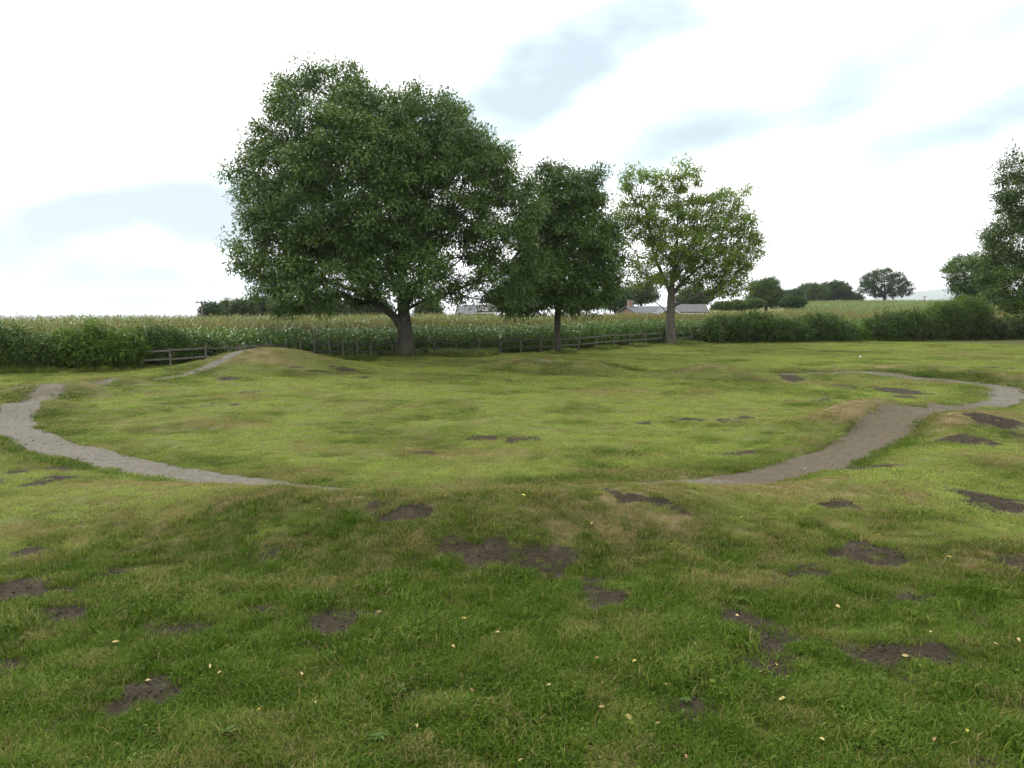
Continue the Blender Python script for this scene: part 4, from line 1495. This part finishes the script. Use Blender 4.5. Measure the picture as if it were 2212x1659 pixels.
def house(name, label, px, D, w, d, eave, ridge, wallm, roofm, wins, rz=0.0, gable_front=False, chimney=None, zb=None):
    c = W(px, 690, D)
    z = float(height(c[0], c[1])) if zb is None else zb
    root = thing(name, label, 'house', (c[0], c[1], z))
    root.rotation_euler = (0, 0, rz)
    hw, hd = w / 2, d / 2
    V = [(-hw, -hd, -.5), (hw, -hd, -.5), (hw, hd, -.5), (-hw, hd, -.5), (-hw, -hd, eave), (hw, -hd, eave), (hw, hd, eave), (-hw, hd, eave)]
    Q = [(0, 1, 5, 4), (1, 2, 6, 5), (2, 3, 7, 6), (3, 0, 4, 7)]
    if gable_front:
        V += [(0, -hd, ridge), (0, hd, ridge)]; T = [(4, 5, 8), (6, 7, 9)]
    else:
        V += [(-hw, 0, ridge), (hw, 0, ridge)]; T = [(7, 4, 8), (5, 6, 9)]
    mb = MB(); mb.add(V, Q, T)
    obj('wall', mb.mesh('house_wall'), wallm, root)
    mb = MB()
    o_, t_ = .35, .14
    for s in (-1, 1):
        if gable_front:
            sl = (ridge - eave) / hw
            P = [(s * (hw + o_), -hd - o_, eave - o_ * sl), (s * (hw + o_), hd + o_, eave - o_ * sl), (0, hd + o_, ridge), (0, -hd - o_, ridge)]
        else:
            sl = (ridge - eave) / hd
            P = [(-hw - o_, s * (hd + o_), eave - o_ * sl), (hw + o_, s * (hd + o_), eave - o_ * sl), (hw + o_, 0, ridge), (-hw - o_, 0, ridge)]
        P = [np.array(p) + (0, 0, .03) for p in P]
        mb.add(P + [p + np.array((0, 0, t_)) for p in P], [(0, 1, 2, 3), (7, 6, 5, 4), (0, 4, 5, 1), (1, 5, 6, 2), (3, 2, 6, 7), (0, 3, 7, 4)])
    rf = obj('roof', mb.mesh('house_roof'), roofm, root)
    mb = MB()     # white barge boards / fascia
    if gable_front:
        for s in (-1, 1):
            a, b = np.array((s * (hw + .3), -hd - .38, eave - .25)), np.array((0, -hd - .38, ridge + .08))
            mb.add([a, b, b + (0, 0, .2), a + (0, 0, .2)], [(0, 1, 2, 3)])
            mb.add([a + (0, .04, 0), b + (0, .04, 0), b + (0, .04, .2), a + (0, .04, .2)], [(3, 2, 1, 0)])
    else:
        mb.box((0, -hd - .42, eave - .22), (w + .7, .05, .2))
    obj('fascia', mb.mesh('fascia'), M_WHITE, rf)
    if chimney is not None:
        mb = MB(); mb.box((chimney, 0, ridge + .25), (.7, .7, 1.6)); mb.box((chimney, 0, ridge + 1.1), (.82, .82, .12))
        obj('chimney', mb.mesh('chimney'), wallm, rf)
    for (wx, wz, ww, wh) in wins:
        mb = MB()
        for s in (-1, 1):
            mb.box((s * (ww / 2 - .04), 0, 0), (.08, .10, wh)); mb.box((0, 0, s * (wh / 2 - .04)), (ww - .16, .09, .08))
        mb.box((0, 0, 0), (.07, .08, wh - .16))
        f = obj('window', mb.mesh('window'), M_WHITE, root, (wx, -hd - .03, wz))
        mb = MB(); mb.box((0, 0, 0), (ww - .1, .04, wh - .1))
        obj('pane', mb.mesh('pane'), M_GLASS, f, (0, .005, 0))


house('brick_house', 'red brick house with white windows glimpsed below the large tree crown', 1036, 128, 4.6, 7, 2.6, 3.5, M_BRICK, M_TILE, [(-.9, 2.2, .8, 1.1), (1.0, 2.2, 1.0, 1.2)], 0, False, None)
house('brick_annexe', 'lower grey roofed house part left of the red brick house', 1009, 124, 2.6, 6, 2.1, 3.2, M_BRICK, M_SLATE, [(.2, 1.8, 1.2, .9)], 0, False)
house('slate_bungalow', 'brown brick bungalow with slate roof and chimney left of the pale trunk', 1388, 128, 5.2, 8, 2.3, 3.3, M_BRICK2, M_SLATE, [(.6, 2.1, 1.2, .9)], .25, False, -2.2)
house('gabled_bungalow', 'brown brick gable end beside the slate bungalow, left of the pale trunk', 1437, 124, 3.8, 7, 2.0, 3.15, M_BRICK2, M_SLATE, [], 0, True)
house('grey_house', 'pale grey roofed house behind the pale tree trunk', 1490, 136, 4.6, 8, 1.8, 2.95, M_BRICK2, M_TILE, [(1.2, 1.3, 1.0, .9), (-1.2, 1.3, 1.0, .9)], -.1, False, None)


def pole(px, pyt, D, label, arm=True):
    c = W(px, 690, D)
    z = float(height(c[0], c[1]))
    top = W(px, pyt, D)[2] - z
    root = thing('utility_pole', label, 'pole', (c[0], c[1], z), 'utility poles beyond the field')
    mb = MB(); mb.tube([(0, 0, -.5), (0, 0, top)], [.17, .12], 8)
    obj('pole', mb.mesh('pole', True), M_WOOD, root)
    if arm:
        mb = MB(); mb.box((0, -.16, top - .25), (1.6, .12, .14), .4); mb.box((-.5, -.2, top - .05), (.1, .1, .2)); mb.box((.5, -.2, top - .05), (.1, .1, .2))
        obj('crossarm', mb.mesh('crossarm'), M_WOOD, root)


pole(437, 650, 112, 'grey utility pole with crossarm left of the tree belt')
pole(1737, 636, 200, 'thin utility pole in front of the small wood', False)
pole(1995, 640, 260, 'thin utility pole between the lone oak and the hedge', True)

# ------------------------------------------------------------------ far hills
def build_hills():
    xs = np.linspace(-9000, 9000, 240)
    V = []
    for j, (y, f) in enumerate([(6200, 0), (6800, .35), (7400, .8), (7900, 1.0), (8600, .55), (9100, 0)]):
        hgt = 90 + 215 * sstep(2500, 4500, xs) * (1 - .35 * sstep(5200, 7500, xs)) + 50 * (fbm(xs * .0012, xs * 0 + j * .3, 7, 3) - .5) - 60 * (xs < 2000)
        hgt = np.where(xs < 1500, 20, hgt) if False else hgt * sstep(1800, 3600, xs)
        V.append(np.stack((xs, np.full_like(xs, y), -215 + f * hgt), 1))
    V = np.concatenate(V)
    n = len(xs)
    F = [(j * n + i, j * n + i + 1, (j + 1) * n + i + 1, (j + 1) * n + i) for j in range(5) for i in range(n - 1)]
    m = simple_mat('hill_woods', (.05, .08, .03), (.12, .14, .06), .004, .95, 0, .01)
    o = obj('far_hills', mesh_np('far_hills', V, np.array(F), None, True), m)
    o['kind'] = 'structure'


build_hills()

# ------------------------------------------------------------------ small things on the grass
def leaf_mesh(seed):
    r = np.random.default_rng(seed)
    L, w = .075 * r.uniform(.8, 1.2), .034 * r.uniform(.8, 1.2)
    n = 7
    V = []
    for i in range(n):
        t = i / (n - 1)
        ww = w * math.sin(math.pi * min(1, t * .96 + .02)) ** .8 * .5
        z = .012 * math.sin(t * 3.1) * r.uniform(.6, 1.6)
        V += [(L * (t - .5), -ww, z + .010), (L * (t - .5), 0, z), (L * (t - .5), ww, z + .012)]
    Q = []
    for i in range(n - 1):
        a = i * 3
        Q += [(a, a + 1, a + 4, a + 3), (a + 1, a + 2, a + 5, a + 4)]
    return mesh_np('fallen_leaf', V, np.array(Q), None, True)


ORD = ['first', 'second', 'third', 'fourth', 'fifth', 'sixth', 'seventh', 'eighth', 'ninth', 'tenth', 'eleventh', 'twelfth', 'thirteenth', 'fourteenth', 'fifteenth',
       'sixteenth', 'seventeenth', 'eighteenth', 'nineteenth', 'twentieth', 'twenty-first', 'twenty-second', 'twenty-third', 'twenty-fourth', 'twenty-fifth', 'twenty-sixth', 'twenty-seventh', 'twenty-eighth']


def build_fallen():
    cols = [((.55, .42, .06), (.70, .58, .14)), ((.36, .27, .09), (.50, .39, .18)), ((.26, .15, .06), (.38, .24, .11))]
    mats = [simple_mat('fallen_leaf_%s' % s, a, b, 30, .55, .1, .002) for s, (a, b) in zip(('yellow', 'buff', 'brown'), cols)]
    kinds = ['yellow', 'buff', 'brown']
    grp = ['fallen yellow leaves', 'fallen buff leaves', 'fallen brown leaves']
    meshes = {(c, s): leaf_mesh(700 + s) for c in range(3) for s in range(4)}
    for (c, s), me in meshes.items():
        me.materials.append(mats[c])
    spots = [(688, 1107, 1), (963, 1078, 0), (1130, 1076, 0), (1278, 1136, 1), (1602, 1122, 0), (443, 1387, 0), (1003, 1345, 0), (1075, 1375, 1), (1202, 1373, 0), (1592, 1337, 1), (1810, 1318, 1), (1898, 1161, 0),
             (1675, 1445, 0), (1985, 1447, 0), (1370, 1437, 0), (1406, 1432, 1), (1337, 1433, 1), (683, 1527, 1), (560, 1543, 0), (476, 1463, 1), (454, 1450, 1), (900, 1580, 1), (1360, 1560, 1), (1480, 1645, 2), (2086, 1588, 0),
             (2200, 1390, 1), (1775, 1610, 1), (1930, 1020, 0), (1185, 1490, 1), (1240, 1620, 2), (1420, 1575, 1), (1020, 1500, 2), (2010, 1375, 1), (2150, 1400, 1), (1955, 1425, 1), (345, 1600, 2), (300, 1545, 2), (1645, 1465, 2), (1440, 1490, 1),
             (250, 1395, 1), (320, 1480, 1), (1500, 1402, 2), (1125, 1660, 1), (820, 1330, 2), (2020, 1610, 2), (650, 1465, 1), (980, 1405, 1), (1560, 1480, 2), (1690, 1520, 1), (120, 1480, 2), (1300, 1540, 2), (1290, 1430, 2), (2050, 1210, 0), (700, 1300, 2)]
    spots.sort()
    seen = [0, 0, 0]
    for k, (px, py, c) in enumerate(spots):
        p = hit(px, min(py, 1657))
        o = obj('fallen_leaf', meshes[(c, k % 4)], None)
        o.location = (p[0], p[1], float(height(p[0], p[1])) + .038)
        o.rotation_euler = (random.uniform(-.4, .4) + .25, random.uniform(-.4, .4), random.uniform(0, 6.28))
        o.scale = (random.uniform(.7, 1.1),) * 3
        tag(o, 'small %s fallen leaf on the turf, %s from the left of the %s leaves' % (kinds[c], ORD[seen[c]], kinds[c]), 'leaf', grp[c])
        seen[c] += 1


build_fallen()


def build_weeds():
    """broad-leaved rosettes in the foreground turf"""
    mat = leaf_mat('rosette_leaf', (.028, .062, .008), (.070, .125, .020), None, .6, .2, .2)
    meshes = []
    for s in range(4):
        r = np.random.default_rng(800 + s)
        mb = MB(); rn = []
        for j in range(8):
            a = j * .785 + r.normal(0, .25)
            L, w = r.uniform(.07, .12), r.uniform(.04, .06)
            d, q = np.array((math.cos(a), math.sin(a), 0)), np.array((-math.sin(a), math.cos(a), 0))
            lift = r.uniform(.3, .8)
            V = []
            for i in range(5):
                t = i / 4
                ww = w * (.25 + 1.2 * t if t < .5 else 1.7 * (1 - t)) * .5 + .002
                z = .015 + L * lift * (t - .75 * t * t)
                V += [d * L * t - q * ww + (0, 0, z + .008), d * L * t + (0, 0, z), d * L * t + q * ww + (0, 0, z + .008)]
            Q = []
            for i in range(4):
                b = i * 3
                Q += [(b, b + 1, b + 4, b + 3), (b + 1, b + 2, b + 5, b + 4)]
            mb.add(V, Q)
            rn += [r.uniform(.1, 1)] * len(V)
        me = mb.mesh('broadleaf_weed', True, dict(rnd=np.array(rn), rnd2=np.zeros(len(rn))))
        me.materials.append(mat)
        meshes.append(me)
    spots = [(900, 1350), (1010, 1490), (960, 1560), (1340, 1285), (1390, 1320), (370, 1300), (420, 1310), (430, 1260), (1990, 1640), (2060, 1600), (1900, 1470), (780, 1480), (860, 1500), (1760, 1650), (1480, 1520), (520, 1600), (490, 1590), (600, 1235), (720, 1420), (240, 1340),
             (300, 1450), (1680, 1385), (1150, 1430), (640, 1600), (1120, 1250), (1420, 1600), (1600, 1300), (2120, 1470), (820, 1600), (160, 1400), (70, 1340), (1850, 1340), (1560, 1240), (470, 1200), (560, 1400)]
    spots = sorted(spots[::2])
    for k, (px, py) in enumerate(spots):
        p = hit(px, py)
        o = obj('broadleaf_weed', meshes[k % 4])
        o.location = (p[0], p[1], float(height(p[0], p[1])) + .01)
        o.rotation_euler = (random.uniform(-.15, .15), random.uniform(-.15, .15), random.uniform(0, 6.28))
        sc_ = random.uniform(.6, 1.1)
        o.scale = (sc_,) * 3
        tag(o, 'low rosette of broad weed leaves in the turf, %s rosette from the left' % ORD[k], 'weed', 'broad leaved weeds')


build_weeds()


def build_ball():
    p = hit(1858, 773)
    me = bpy.data.meshes.new('ball')
    import bmesh
    bm = bmesh.new()
    bmesh.ops.create_icosphere(bm, subdivisions=3, radius=.075)
    for v in bm.verts:
        v.co *= 1 + .03 * math.sin(v.co.x * 60) * math.sin(v.co.z * 55)
    bm.to_mesh(me); bm.free()
    for q in me.polygons:
        q.use_smooth = True
    o = obj('ball', me, M_WHITE, None, (p[0], p[1], float(height(p[0], p[1])) + .075))
    tag(o, 'small white ball lying on the far mown grass', 'ball')


build_ball()


# ------------------------------------------------------------------ damp air
def build_haze():
    mb = MB()
    mb.box((0, 0, -60), (18600, 18600, 340))
    m, nt, out = new_mat('thin_haze')
    v = nt.nodes.new('ShaderNodeVolumePrincipled')
    v.inputs['Color'].default_value = (.86, .92, 1.0, 1)
    v.inputs['Density'].default_value = HAZE
    v.inputs['Anisotropy'].default_value = .2
    nt.links.new(v.outputs[0], out.inputs['Volume'])
    o = obj('haze', mb.mesh('haze'), m)
    o['kind'] = 'stuff'
    o['label'], o['category'] = 'thin pale haze over the far hills', 'haze'


HAZE = .00011
build_haze()
